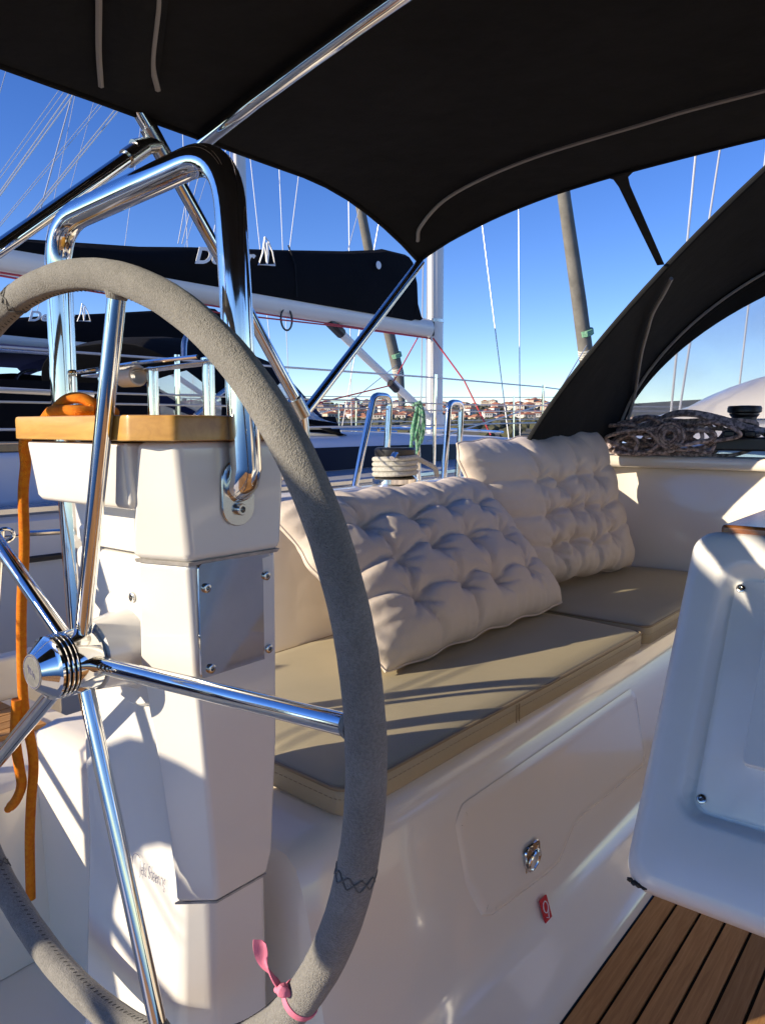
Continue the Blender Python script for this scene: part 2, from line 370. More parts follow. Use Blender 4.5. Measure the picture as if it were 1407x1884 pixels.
def house_mesh(wx, wy, h, rh, wm, rm):
    mb = MB(); V, F = box(-wx, wx, -wy, wy, -3, h); mb.add(V, F, 0)
    e = .4
    mb.add([(-wx - e, -wy - e, h), (wx + e, -wy - e, h), (wx + e, wy + e, h), (-wx - e, wy + e, h), (-wx * .6, 0, h + rh), (wx * .6, 0, h + rh)],
           [(0, 1, 5, 4), (1, 2, 5), (2, 3, 4, 5), (3, 0, 4), (3, 2, 1, 0)], 1)
    for k in (-.55, 0, .55):
        for z0 in (1.0, 3.6):
            if z0 + 1.3 < h:
                V, F = box(wx * k - .45, wx * k + .45, -wy - .08, -wy + .05, z0, z0 + 1.3); mb.add(V, F, 2)
                V, F = box(-wx - .08, -wx + .05, wy * k - .45, wy * k + .45, z0, z0 + 1.3); mb.add(V, F, 2)
    o = mb.build('house', [wm, rm, wmat], smooth=False); me = o.data; me.transform(Matrix.Translation((0, 0, -3)))
    bpy.data.objects.remove(o); return me
hm = [house_mesh(random.uniform(3.5, 6), random.uniform(3, 4.5), random.choice((3.2, 5.6, 5.8)), random.uniform(1.4, 2.2), w_, r_) for w_ in walls for r_ in roofs]
wall_words = ['beige', 'ochre', 'white', 'brown']; nh = 0
for i in range(210):
    a = R(random.uniform(24, 44)); d = random.uniform(640, 1080) if i % 5 else random.uniform(560, 700)
    x, y = d * math.cos(a), d * math.sin(a)
    k = random.randrange(len(hm)); o = bpy.data.objects.new('house', hm[k]); COL.objects.link(o)
    o.location = (x, y, terrain_h(x, y)); o.rotation_euler = (0, 0, random.uniform(-.7, .7) + a)
    tag(o, 'small %s house with red tiled roof on the far hillside' % wall_words[k // 3], 'house', 'houses of the town on the far hillside')

# ------------------------------------------------------------------ own boat: sole, cockpit moulding
sole = tag(obj('cockpit_sole', *box(-1.6, 2.98, -1.6, 0.5505, -0.05, -0.006), M['caulk'], smooth=False), 'teak planked cockpit floor with black seams', None, kind='structure')
y = 0.548; pw = 0.053; i = 0
while y > -1.5:
    o = obj('plank', *box(-1.5, 2.97, y - pw + .0035, y - .0035, -0.006, 0.0), M['teak'], sole, smooth=False); y -= pw; i += 1

cock = thing('cockpit_moulding', (1.0, 1.0, 0), 'white moulded cockpit with port bench, coaming and forward bulkhead', 'cockpit')
# bench front profile (y,z), swept forward
prof = [(0.55, -0.03), (0.552, 0.010), (0.562, 0.025), (0.590, 0.052), (0.622, 0.080), (0.646, 0.105), (0.657, 0.135), (0.664, 0.17), (0.70, 0.38), (0.712, 0.430), (0.725, 0.461), (0.745, 0.476), (0.775, 0.481), (1.5, 0.481), (1.5, -0.03)]
def bench_y(x):     # the bench narrows a little forward
    return 0.018 * (1 - min(1, max(0, (x - .9) / 1.2))) 
loops = []
for x in (0.735, 0.75, 0.79, 1.2, 1.6, 2.0, 2.4, 2.98):
    ins = 0.05 if x == 0.735 else 0.018 if x == 0.75 else 0
    loops.append([(x, yy + bench_y(x) * min(1, max(0, z / .25)) + (ins if yy < 1.4 else 0), max(0, z - (ins * .7 if z > .4 else 0))) for yy, z in prof])
obj('bench', *loft(loops), M['gel'], cock, angle=40)
# locker lid: a shallow raised panel on the bench front
def on_face(x, z, off=0.0):      # a point on the sloping bench front
    y = 0.664 + (0.70 - 0.664) * (z - .17) / .21 + bench_y(x)
    return Vector((x, y - (off if off < 0.001 else off * min(1, max(.22, (.36 - z) / .16))), z))
lid = [(1.11, .27), (1.145, .195), (1.18, .178), (1.40, .158), (1.45, .158), (1.53, .20), (1.58, .208), (1.95, .195), (1.98, .215), (1.98, .38), (1.95, .405), (1.14, .405), (1.11, .38)]
def inset(poly, d):
    n = len(poly); c = Vector((sum(p[0] for p in poly) / n, sum(p[1] for p in poly) / n)); out = []
    for i in range(n):
        a, b, e = Vector(poly[i - 1]), Vector(poly[i]), Vector(poly[(i + 1) % n])
        n1 = Vector((-(b - a).y, (b - a).x)).normalized(); n2 = Vector((-(e - b).y, (e - b).x)).normalized(); out.append(b + (n1 + n2).normalized() * d)
    return out
l0 = fillet([Vector((p[0], p[1], 0)) for p in lid + lid[:1]], .02, 3)[:-1]; l0 = [(p.x, p.y) for p in l0]
lv, lf_ = loft([[on_face(*p, .0005) for p in l0], [on_face(*p, .002) for p in l0], [on_face(*p, .010) for p in inset(l0, .010)], [on_face(*p, .0125) for p in inset(l0, .016)], [on_face(*p, .013) for p in inset(l0, .026)]], cap0=False, cap1=False)
from mathutils.geometry import tessellate_polygon
nb_ = len(l0); off_ = len(lv) - nb_
lf_ += [tuple(off_ + i for i in tr) for tr in tessellate_polygon([[Vector((p[0], p[1], 0)) for p in inset(l0, .026)]])]
obj('locker_lid', lv, lf_, M['gel'], cock, angle=60)
# flush latch
lc = on_face(1.335, 0.226, .0145); mb = MB()
lat = obj('latch', *loft([[lc + Vector((px, 0, pz)) for px, pz in rrect(.062, .062, .014)], [lc + Vector((px * .97, -.003, pz * .97)) for px, pz in rrect(.062, .062, .014)], [lc + Vector((px, -.003, pz)) for px, pz in rrect(.052, .052, .012)], [lc + Vector((px, .006, pz)) for px, pz in rrect(.046, .046, .012)]]), M['chrome'], cock)
obj('pull_ring', *tube([lc + Vector((.021 * math.sin(a), -.002 - .004 * (1 + math.cos(a)), -.004 + .021 * math.cos(a))) for a in [2 * math.pi * k / 20 for k in range(20)]], .004, 8, closed=True), M['chrome'], lat)
# red label with white sign
lb = Vector((1.352, 0.652, 0.112)); e1 = Vector((1, 0, 0)); e2 = Vector((0, .018, .055)).normalized(); nn = e1.cross(e2)
lab = obj('label_sticker', *loft([[lb + e1 * px + e2 * pz + nn * .004 for px, pz in rrect(.030, .05, .002)], [lb + e1 * px + e2 * pz + nn * .006 for px, pz in rrect(.030, .05, .002)]]), M['red'], cock)
mb = MB(); mb.add(*tube([lb + e1 * (.009 * math.cos(a)) + e2 * (.006 + .011 * math.sin(a)) + nn * .0065 for a in [2 * math.pi * k / 18 for k in range(18)]], .0011, 6, closed=True))
mb.add(*tube([lb + e1 * .008 + e2 * .0 + nn * .0065, lb + e1 * .002 + e2 * -.017 + nn * .0065, lb + e1 * -.006 + e2 * -.012 + nn * .0065], .0011, 6))
mb.build('symbol', M['white'], lab)
# coaming: backrest leaning outboard, side deck, outer hull side
cp = [(1.36, 0.46), (1.375, 0.55), (1.415, 0.80), (1.425, 0.855), (1.44, 0.89), (1.47, 0.91), (1.52, 0.915), (1.60, 0.91), (1.635, 0.895), (1.655, 0.86), (1.67, 0.80), (1.70, 0.78), (1.95, 0.76), (1.97, 0.74), (1.97, 0.30), (1.80, -1.5), (1.5, -1.5), (1.5, 0.30)]
loops = []
for x, k in ((1.28, .10), (1.31, .03), (1.37, 0), (1.6, 0), (2.1, 0), (2.55, 0), (2.8, 0), (3.2, 0), (4.5, 0)):
    loops.append([(x, yy + (k if z > .45 and yy < 1.6 else 0), z - (k * 1.0 if .7 < z and yy < 1.69 else 0)) for yy, z in cp])
obj('coaming', *loft(loops), M['gel'], cock, angle=40)
# forward bulkhead curving into the coaming, and coachroof
def bulk_path(off):
    P = []
    for k in range(9):
        a = R(90 * k / 8); rr_ = .34 - off; P.append((2.68 + rr_ * math.sin(a), 1.06 + rr_ * math.cos(a)))
    P = P[::1]
    return [(2.30, 1.40 - off)] + P + [(3.02 - off, .5), (3.02 - off, -1.6)]
zs = [(.455, .0), (.62, .012), (.80, -.005), (.90, -.02), (.94, -.03), (.965, -.05), (.975, -.085)]
rows = [[(px, py, z + (0.0 if py > 1.2 else .012)) for px, py in bulk_path(o_)] for z, o_ in zs]
obj('bulkhead', *grid(rows), M['gel'], cock, angle=50)
rows = [[(px, py, z) for px, py in bulk_path(o_)] for z, o_ in ((.938, -.02), (.940, .028), (.944, .036), (.952, .040), (.976, .040), (.983, .036), (.986, .026), (.987, -.06))]
obj('bulkhead_brow', *grid(rows), M['gel'], cock, angle=60)
rows = []
for x, hgt in ((3.03, 1.0), (3.12, 1.025), (3.5, 1.05), (3.9, 1.09), (4.6, 1.20), (5.4, 1.24), (7.5, 1.12)):
    rows.append([(x + (0 if abs(yy) < 1.3 else -.25), yy * (1 - max(0, x - 4) * .08), hgt - dz) for yy, dz in ((1.5, .3), (1.44, .10), (1.36, .035), (1.2, .008), (.6, -.02), (0, -.03), (-.6, -.02), (-1.2, .008), (-1.5, .3))])
obj('coachroof', *grid(rows), M['gel'], cock, angle=50)
obj('roof_hump', *grid([[(x, yy, 1.14 + hh * max(0, 1 - (abs(yy - .40) / 1.08) ** 2.2) ** .8) for yy in [-.70 + 2.2 * k / 20 for k in range(21)]] for x, hh in ((4.1, 0), (4.2, .12), (4.6, .30), (5.2, .40), (6.0, .42), (7.2, .2), (7.6, 0))]), M['gel'], cock, angle=60)
# helm side seat to port of the wheel
sp = [(1.475, 0.0), (1.50, 0.33), (1.51, 0.365), (1.535, 0.385), (1.58, 0.392), (1.96, 0.392), (1.96, 0.0)]
obj('side_seat', *loft([[(x, yy - max(0, .8 - x) * .02, z) for yy, z in sp] for x in (-1.4, .3, .6, .93)]), M['gel'], cock)
for k in range(6):
    obj('slat', *box(-1.3, .86, 1.70 + k * .042, 1.70 + k * .042 + .038, .394, .404), M['teak'], cock, smooth=False)
obj('aft_floor', *box(-1.6, .80, .556, 1.52, -.05, -.002), M['gel'], cock, smooth=False)
obj('toe_rail', *box(-1.4, 1.05, 1.972, 2.03, .30, .50), M['gel'], cock, bevel=.012)
# starboard half of the cockpit, out of frame but seen in reflections and from the side
obj('starboard_bench', *loft([[(x, -yy + .02, z) for yy, z in [(p[0] + .35, p[1]) for p in prof]] for x in (0.9, 2.98)]), M['gel'], cock)
obj('starboard_coaming', *loft([[(x, -yy - .28, z) for yy, z in cp] for x in (0.9, 4.5)]), M['gel'], cock)

# ------------------------------------------------------------------ bench cushions
def cushion(name, outline, z0, z1, label, r=.016):
    t = thing(name, (sum(p[0] for p in outline) / len(outline), sum(p[1] for p in outline) / len(outline), z0), label, 'cushion', 'beige cushions along the port bench')
    P = fillet([Vector((p[0], p[1], 0)) for p in outline[-1:] + outline + outline[:1]], .03, 6)[1:-1]
    # resample the outline evenly
    c = sum(P, Vector()) / len(P)
    def ring(k, z): return [Vector((c.x + (p.x - c.x) * (1 - k / max(.05, abs(p.x - c.x) + .1)), p.y + (c.y - p.y) * k / max(.05, abs(p.y - c.y)), z)) for p in P]
    loops = [ring(.02, z0), ring(.004, z0 + .006), ring(0, z0 + .015), ring(0, z1 - .014), ring(.004, z1 - .006), ring(.012, z1 - .001), ring(.05, z1 + .003), ring(.10, z1 + .005)]
    obj('cover', *loft(loops), M['vinyl'], t, angle=70)
    obj('piping', *tube([p + Vector((0, 0, z1 - .006)) for p in ring(.0015, 0)], .0035, 8, closed=True), M['piping'], t)
    mb = MB(); q = ring(0, z0 + .035)
    for i in range(len(q)):
        a, b = q[i], q[(i + 1) % len(q)]; L = (b - a).length; n = max(1, int(L / .012)); d = (b - a) / n; on = Vector((d.y, -d.x, 0)).normalized()
        if n > 90: continue
        for k in range(n):
            p = a + d * k + on * (.0005 if (a + on * .01 - c).length > (a - c).length else -.0005)
            mb.add(*tube([p, p + d * .6], .0006, 4))
    if mb.V: s = mb.build('stitching', M['piping'], t); s['kind'] = 'stuff'
    return t
c_near = cushion('bench_cushion', [(.842, .748), (.96, .740), (1.2, .735), (1.60, .722), (2.055, .712), (2.085, .95), (2.08, 1.36), (.92, 1.37), (.875, 1.33)], .483, .540, 'long sunlit beige cushion on the near part of the bench')
for xs_ in (1.36, 1.372): obj('seam', *tube([(xs_, .7275, .490), (xs_, .7275, .528)], .0010, 5), M['piping'], c_near)
cushion('bench_cushion', [(2.095, .712), (2.45, .708), (2.75, .715), (2.985, .75), (3.0, .90), (2.99, 1.06), (2.90, 1.26), (2.72, 1.37), (2.10, 1.36), (2.10, .95)], .483, .546, 'shaded beige cushion curving into the forward corner of the bench')

cushion('bench_cushion', [(.92, -1.02), (2.98, -1.0), (2.98, -1.60), (.92, -1.60)], .483, .540, 'sunlit beige cushion on the opposite starboard bench')
# ------------------------------------------------------------------ tufted pillows
def pillow(BL, BR, TR, TL, thick, label, seed, nc=4, nr=3, us_=None, vs_=None):
    BL, BR, TR, TL = map(Vector, (BL, BR, TR, TL)); rnd = random.Random(seed)
    ctr = (BL + BR + TR + TL) / 4
    N = ((BR - BL).cross(TL - BL)).normalized()
    if N.y > 0: N = -N                      # faces starboard, towards the cockpit
    NU, NV = 150, 100; W = (BR - BL).length; H = (TL - BL).length
    us = us_ or [(-1 + 2 * (i + 1) / (nc + 1)) * .98 for i in range(nc)]; vs = vs_ or [(-1 + 2 * (j + 1) / (nr + 1)) * .98 for j in range(nr)]
    nc = len(us); nr = len(vs)
    bt = [((u + rnd.uniform(-.05, .05)), (v + rnd.uniform(-.06, .06)), rnd.uniform(.7, 1.2), rnd.uniform(0, 6.28)) for u in us for v in vs]
    # folds joining neighbouring buttons, each with its own depth
    seg = []
    for a in range(nc):
        for b in range(nr):
            p = bt[a * nr + b]
            q = bt[(a + 1) * nr + b] if a + 1 < nc else (1.02, p[1] + rnd.uniform(-.1, .1))
            seg.append((p[0], p[1], q[0], q[1], rnd.uniform(.30, .62)))
            if a == 0: seg.append((-1.02, p[1] + rnd.uniform(-.1, .1), p[0], p[1], rnd.uniform(.28, .5)))
            q = bt[a * nr + b + 1] if b + 1 < nr else (p[0] + rnd.uniform(-.08, .08), 1.02)
            seg.append((p[0], p[1], q[0], q[1], rnd.uniform(.12, .48)))
            if b == 0: seg.append((p[0] + rnd.uniform(-.08, .08), -1.02, p[0], p[1], rnd.uniform(.2, .45)))
    SG = [(Vector((x0 * W / 2, y0 * H / 2)), Vector((x1 * W / 2, y1 * H / 2)), k) for x0, y0, x1, y1, k in seg]
    def height(u, v, side):
        eu = max(0, 1 - abs(u) ** 3.6); ev = max(0, 1 - abs(v) ** 3.6)
        h = thick * (eu ** .5) * (ev ** .5)
        P = Vector((u * W / 2, v * H / 2))
        wob = Vector((noise.noise(Vector((u * 4, v * 4, seed))), noise.noise(Vector((u * 4, v * 4, seed + 31))))) * .012
        dep = 0; wr = 0
        for bu, bv, k, ph in bt:
            du = (u - bu) * W / 2; dv = (v - bv) * H / 2; r2 = du * du + dv * dv
            if r2 < .03:
                r = math.sqrt(r2); dep = max(dep, k * (0.66 * math.exp(-r / .020) + .22 * math.exp(-r2 / .0020)))
                an = math.atan2(dv, du); n_ = noise.noise(Vector((u * 3, v * 3, seed)))
                wr -= .10 * abs(math.sin(an * 3.5 + ph + 2.5 * n_)) ** 6 * math.exp(-((r - .03) / .035) ** 2)
        cre = 0
        Q = P + wob
        for A, B, k in SG:
            d = B - A; hor = abs(d.x) > abs(d.y)
            t = (Q.x - A.x) / d.x if hor else (Q.y - A.y) / d.y
            if -.12 < t < 1.12:
                tc = max(0, min(1, t)); over = max(0, abs(t - .5) - .5) * d.length
                if hor: sg = Q.y - (A.y + d.y * tc + .018 * math.sin(math.pi * tc)); wl, wh_ = .014, .040
                else: sg = Q.x - (A.x + d.x * tc + .014 * math.sin(math.pi * tc)); wl, wh_ = .030, .012
                dd = math.hypot(sg, over); wd_ = wh_ if sg > 0 else wl
                if dd < .12:
                    f = k * (.58 * math.exp(-dd / .006) + .52 * math.exp(-(dd / wd_) ** 1.5)) * (1 - .30 * math.sin(math.pi * tc))
                    cre = max(cre, f)
        m_ = 1 - max(abs(u), abs(v)); ed = 0
        if m_ < .35:
            s_ = u * W if abs(v) > abs(u) else v * H
            ed = .11 * noise.noise(Vector((s_ * 24, 3.0 + side, seed))) * math.exp(-(m_ / .13)) * min(1, m_ / .02)
        fine = .04 * noise.noise(Vector((u * 4, v * 3, seed + 20))) + .014 * noise.noise(Vector((u * 20 + v * 9, v * 12 - u * 7, seed + 40)))
        return h * max(.10, 1 - min(.80, .68 * max(dep, cre) + .14 * min(dep, cre)) + wr + ed + fine)
    def pos(u, v):
        # seam outline: corners stand out, sides drawn in and scalloped
        sc_u = 1 - .045 * (1 - v * v) - .012 * math.cos(v * math.pi * (nr + 1)) * (1 - v ** 4) + .01 * noise.noise(Vector((u * 2, v * 5, seed + 60)))
        sc_v = 1 - .05 * (1 - u * u) - .020 * math.cos(u * math.pi * (nc + 1)) * (1 - u ** 4) + .012 * noise.noise(Vector((u * 6, v * 2, seed + 70)))
        a, b = (u * sc_u + 1) / 2, (v * sc_v + 1) / 2
        cr_ = .045 * max(0, abs(u * v) - .75) / .25   # round the corners
        a = .5 + (a - .5) * (1 - cr_); b = .5 + (b - .5) * (1 - cr_)
        return (BL * (1 - a) + BR * a) * (1 - b) + (TL * (1 - a) + TR * a) * b
    def tt(k, n): return math.sin((k / n - .5) * math.pi) * .6 + (k / n * 2 - 1) * .4
    V = []; F = []
    for side in (0, 1):
        off = len(V)
        for j in range(NV + 1):
            for i in range(NU + 1):
                u, v = tt(i, NU), tt(j, NV); p = pos(u, v); h = height(u, v, side)
                V.append(p + N * h if side == 0 else p - N * h * .7)
        for j in range(NV):
            for i in range(NU):
                f = (off + j * (NU + 1) + i, off + j * (NU + 1) + i + 1, off + (j + 1) * (NU + 1) + i + 1, off + (j + 1) * (NU + 1) + i)
                F.append(f if side == 0 else f[::-1])
    t = thing('pillow', (ctr.x, ctr.y, min(BL.z, BR.z)), label, 'pillow', 'tufted pillows on the bench')
    bm = bmesh.new(); bv = [bm.verts.new(v) for v in V]
    for f in F: bm.faces.new([bv[i] for i in f])
    bmesh.ops.remove_doubles(bm, verts=bm.verts, dist=.0008)
    bm.verts.index_update(); V2 = [v.co.copy() for v in bm.verts]; F2 = [tuple(v.index for v in f.verts) for f in bm.faces]; bm.free()
    obj('pillow_case', V2, F2, M['pillow'], t, angle=180)
    E = [pos(u, -1) for u in [k / 30 - 1 for k in range(0, 60)]] + [pos(1, k / 20 - 1) for k in range(40)] + [pos(1 - k / 30, 1) for k in range(60)] + [pos(-1, 1 - k / 20) for k in range(40)]
    obj('seam_piping', *tube(E, .0032, 6, closed=True), M['pillow'], t)
    return t
pillow((1.275, 1.015, .548), (2.18, 1.00, .550), (2.06, 1.27, .945), (1.205, 1.32, .925), .098, 'tufted sand pillow nearest the steering wheel, leaning on the coaming', 3, us_=[-.56, -.17, .22, .60], vs_=[-.44, .03, .50])
pillow((2.12, 1.20, .555), (2.92, 1.06, .552), (2.88, 1.21, 1.095), (1.93, 1.27, 1.06), .105, 'tufted sand pillow farther forward, standing taller behind the first pillow', 11, us_=[-.36, -.05, .24, .50], vs_=[-.50, -.06, .40])

# ------------------------------------------------------------------ steering pedestal
ped = thing('steering_pedestal', (.62, .88, 0), 'white steering pedestal with teak top and chrome guard rail', 'pedestal')
# lower column, tapering a little; aft face at x .575
def poly_at(z, pts): return [(x, y, z) for x, y in pts]
obj('column', *loft([poly_at(z, [(.575 - k, 1.03 + k), (.575 - k, .80), (.60, .765 + s), (.69 - s, .748 + s), (.69, 1.03 + k)]) for z, k, s in ((0.0, .03, .004), (.2, .012, .004), (.48, 0, .004), (.93, 0, .006))]), M['gel_ped'], ped, bevel=.012)
# starboard cheek with slanting edges
def cheek(z, bx, by, cx, cy, dx): return [(.602, by - .004, z), (bx, by, z), (cx, cy, z), (dx, cy - .004, z), (dx, by, z)]
obj('cheek', *loft([cheek(.488, .552, .782, .588, .741, .673), cheek(.52, .553, .785, .586, .739, .682), cheek(.68, .548, .806, .572, .737, .692), cheek(.80, .542, .826, .562, .737, .694), cheek(.936, .534, .812, .556, .737, .695)]), M['gel_ped'], ped, bevel=.007)
# upper pod: deep block to starboard, shallow bulge aft
obj('pod_side', *loft([cheek(.938, .530, .812, .553, .733, .699), cheek(.95, .526, .814, .552, .731, .701), cheek(1.083, .522, .79, .540, .731, .712)]), M['gel_ped'], ped, bevel=.010)
obj('pod_back', *loft([poly_at(z, [(.578 - k * .1, 1.03 + k), (.578 - k * .1, .802), (.71, .802), (.71, 1.03 + k)]) for z, k in ((.935, 0), (1.082, .005))]), M['gel_ped'], ped, bevel=.008)
obj('pod_bulge', *loft([[(x0, y1, z), (x0, y0, z), (.575, y0 - .01, z), (.575, y1 + .01, z)] for z, x0, y0, y1 in ((1.000, .523, .803, 1.012), (1.008, .519, .797, 1.018), (1.081, .514, .797, 1.031))]), M['gel_ped'], ped, bevel=.007)
obj('recess_lip', *loft([[(x0, 1.005, z), (x0, .852, z), (.578, .852, z), (.578, 1.005, z)] for z, x0 in ((.935, .572), (.958, .570), (.962, .574))]), M['gel_ped'], ped, bevel=.002)
obj('sealant', *loft([cheek(.9345, .5335, .811, .5545, .7358, .6955), cheek(.9392, .531, .811, .5535, .7338, .698)]), M['seal'], ped)
obj('sealant', *loft([cheek(.4858, .5535, .783, .589, .7425, .672), cheek(.4885, .5535, .783, .589, .7425, .672)]), M['seal'], ped)
topv = fillet([Vector(p + (0,)) for p in [(.60, 1.048), (.503, 1.045), (.503, .772), (.532, .722), (.725, .722), (.725, 1.048), (.60, 1.048)]], .014, 5)
obj('teak_top', *loft([[(p.x, p.y, z) for p in [q + (Vector((.61, .89, 0)) - q) * k for q in topv]] for z, k in ((1.0835, .01), (1.0845, .0), (1.109, 0), (1.1125, .006), (1.1135, .02))]), M['teak_top'], ped, angle=30)
# steel cover plate on the starboard side
pl = obj('cover_plate', *loft([[(px + .627, .7355 - t, pz + .8645) for px, pz in rrect(.120 - i_, .143 - i_, .007)] for t, i_ in ((-.004, 0), (.001, 0), (.0018, .001))]), M['plate'], ped)
for sx, sz in ((.578, .905), (.676, .905), (.582, .803), (.678, .806)): screw((sx, .7335, sz), (0, -1, 0), pl, .0058)
# chrome guard rail
GX = .626
rail_pts = [(GX, 1.108, .70), (GX, 1.122, .95), (GX, 1.128, 1.14), (GX, 1.130, 1.30), (GX, 1.128, 1.405), (GX, .735, 1.432)]
path = fillet([Vector(p) for p in rail_pts[:1] + rail_pts[2:3] + rail_pts[4:6] + [(GX, .711, 1.048)]], .075, 12)
path = path + [Vector((GX, .716, 1.035)), Vector((GX, .724, 1.027)), Vector((GX, .738, 1.022))]
gr = obj('guard_rail', *tube(path, .0195, 22), M['chrome'], ped, angle=60)
fl = obj('flange', *loft([[(GX + px, .7305 - t, 1.018 + pz) for px, pz in rrect(.052 - i_, .082 - i_, .0245 - i_ / 2, 6)] for t, i_ in ((-.004, 0), (.0035, 0), (.0048, .002))]), M['steel'], gr)
obj('flange_bolt', *frame_lathe([(.0075, 0), (.0075, .006), (.0065, .0075), (.0042, .0075), (.0036, .002)], (GX, .726, .998), (0, -1, 0), 18), M['steel'], gr)
obj('rust_stain', *loft([[(GX - .004 + px * (1 + .3 * math.sin(px * 900)), .7309 - t, .972 + pz) for px, pz in rrect(.020, .009, .004, 4)] for t in (0, .0002)]), mat('rust', (.42, .20, .06), .8, var=.3, vscale=90), ped)
# bearing housing and its flange on the aft face
hz = .808; hy = .884
hous = obj('bearing_housing', *lathe([(.083, .577), (.083, .5715), (.079, .5675), (.058, .5665), (.053, .562), (.0475, .535), (.0445, .512), (.040, .5105)], (0, hy, hz), 'x', 40), M['gel_ped'], ped, angle=30)
for a in (62, 10, 290, 115, 215): screw((.5675, hy + .069 * math.cos(R(a + 90)), hz + .069 * math.sin(R(a + 90))), (-1, 0, 0), hous, .0065)
# maker's lettering
V, F = text_mesh('Jefa Steering', .030, .22, -0.0009, .0002)
V = [Vector((v.x * .40, v.y, v.z)) for v in V]
obj('lettering', place(V, (.5715, .888, .479), (0, -1, .02), (0, 0.02, 1)), F, M['ink'], ped, smooth=False)
obj('lettering_ring', *tube([Vector((.5718, .893 + .012 * math.cos(a), .492 + .014 * math.sin(a))) for a in [R(-20 + k * 10) for k in range(16)]], .00035, 5), M['ink'], ped)
# drinks-holder frame on the teak top: three posts and a flat steel frame
for py, hh in ((1.118, .07), (.986, .07), (.856, .078)):
    p_ = obj('post', *lathe([(.0085, 1.113), (.0085, 1.113 + hh), (.0105, 1.1135 + hh), (.0105, 1.1165 + hh), (.006, 1.1185 + hh)], (.688, py, 0), 'z', 16), M['chrome'], ped)
fr = obj('holder_frame', *loft([[(x, yy, z + (1.13 - yy) * .022) for x, yy in ((.668, 1.15), (.672, .985), (.668, .83), (.700, .822), (.704, 1.15))] for z in (1.180, 1.183)]), M['steel'], ped, bevel=.001)
obj('holder_rod', *tube([(.652, 1.165, 1.184), (.640, 1.02, 1.1875), (.640, .95, 1.190), (.650, .83, 1.1925)], .0028, 8), M['chrome'], fr)
for k in range(7): obj('lashing', *tube([Vector((.668 + .015 * math.cos(a), .995 + .0058 * k, 1.1755 + .0135 * math.sin(a))) for a in [2 * math.pi * q / 14 for q in range(14)]], .0031, 6, closed=True), M['white'], ped)
obj('lashing_tail', *tube(smooth_path([(.652, 1.03, 1.172), (.655, 1.045, 1.16), (.66, 1.075, 1.125), (.665, 1.085, 1.114)], 6), .003, 6), M['cream'], ped)

# ------------------------------------------------------------------ steering wheel
WX, WY, WZ, WR = .495, .884, .806, .472
wh = thing('helm', (WX, WY, WZ - WR), 'large five spoked steering wheel covered in grey suede', 'steering wheel')
def rim_pt(a, r=WR, x=WX): return Vector((x, WY + r * math.cos(a), WZ + r * math.sin(a)))
rows = []; NR, NT = 360, 28
for i in range(NR):
    a = 2 * math.pi * i / NR; row = []
    cr_ = Vector((0, math.cos(a), math.sin(a)))
    for k in range(NT):
        b = 2 * math.pi * k / NT; p = rim_pt(a)
        q = .0186 + .0006 * noise.noise(p * 25 + Vector((0, 0, b))) + .0003 * noise.noise(p * 130 + Vector((b, 0, 0)))
        if math.cos(b) < -.97: q -= .0012                 # seam line on the inner side
        for ja in (-2.909, 1.330, -.959):
            da = abs((a - ja + math.pi) % (2 * math.pi) - math.pi); q -= .0018 * math.exp(-(da / .006) ** 2)
        row.append(p + cr_ * (math.cos(b) * q) + Vector((1, 0, 0)) * (math.sin(b) * q))
    rows.append(row)
rim = obj('suede_rim', *grid(rows + rows[:1], True), M['suede'], wh, angle=180)
for i in range(5):
    a = R(104.5 + 72 * i + (3.2 if i == 2 else 0)); d = Vector((0, math.cos(a), math.sin(a))); c0 = Vector((WX, WY, WZ))
    sp_ = obj('spoke', *tube([c0 + d * .034, c0 + d * .2, c0 + d * (WR - .012)], .0105, 18), M['chrome'], wh)
    obj('collar', *tube([c0 + d * (WR - .0225), c0 + d * (WR - .014)], lambda q: .0113 + .003 * q, 16), M['suede'], sp_)
hub = obj('hub', *lathe([(.020, .5095), (.0395, .5092), (.0405, .507), (.0405, .4745), (.0375, .474)], (0, WY, WZ), 'x', 48), M['chrome'], wh, angle=30)
cap = [(.036, .475)]
for k in range(3): cap += [(.036, .4735 - k * .006), (.0395, .473 - k * .006), (.0400, .4715 - k * .006), (.0395, .470 - k * .006), (.036, .4695 - k * .006)]
cap += [(.036, .4555), (.0392, .455), (.0392, .452), (.0365, .4505), (.0345, .449), (.0225, .4345), (.0215, .4338)]
obj('hub_cap', *lathe(cap, (0, WY, WZ), 'x', 48), M['chrome'], wh, angle=25)
for k in range(3): obj('rubber_ring', *lathe([(.0372, .4695 - k * .006), (.0383, .4688 - k * .006), (.0383, .4682 - k * .006), (.0372, .4678 - k * .006)], (0, WY, WZ), 'x', 40), M['rubber'], wh)
bd = obj('badge', *lathe([(.0222, .4345), (.0212, .4330), (.0001, .4322)], (0, WY, WZ), 'x', 40), M['emblem'], wh)
obj('badge_ring', *tube([Vector((.4331, WY + .0195 * math.cos(a), WZ + .0195 * math.sin(a))) for a in [2 * math.pi * k / 40 for k in range(40)]], .0005, 6, closed=True), M['ink'], bd)
obj('badge_script', *tube(smooth_path([(.4326, WY + .008 - k * .0012, WZ + .006 * math.sin(k * 2.3) * (1 - k * .03) - .0006 * k + .004) for k in range(14)], 4), .00045, 5), M['ink'], bd)
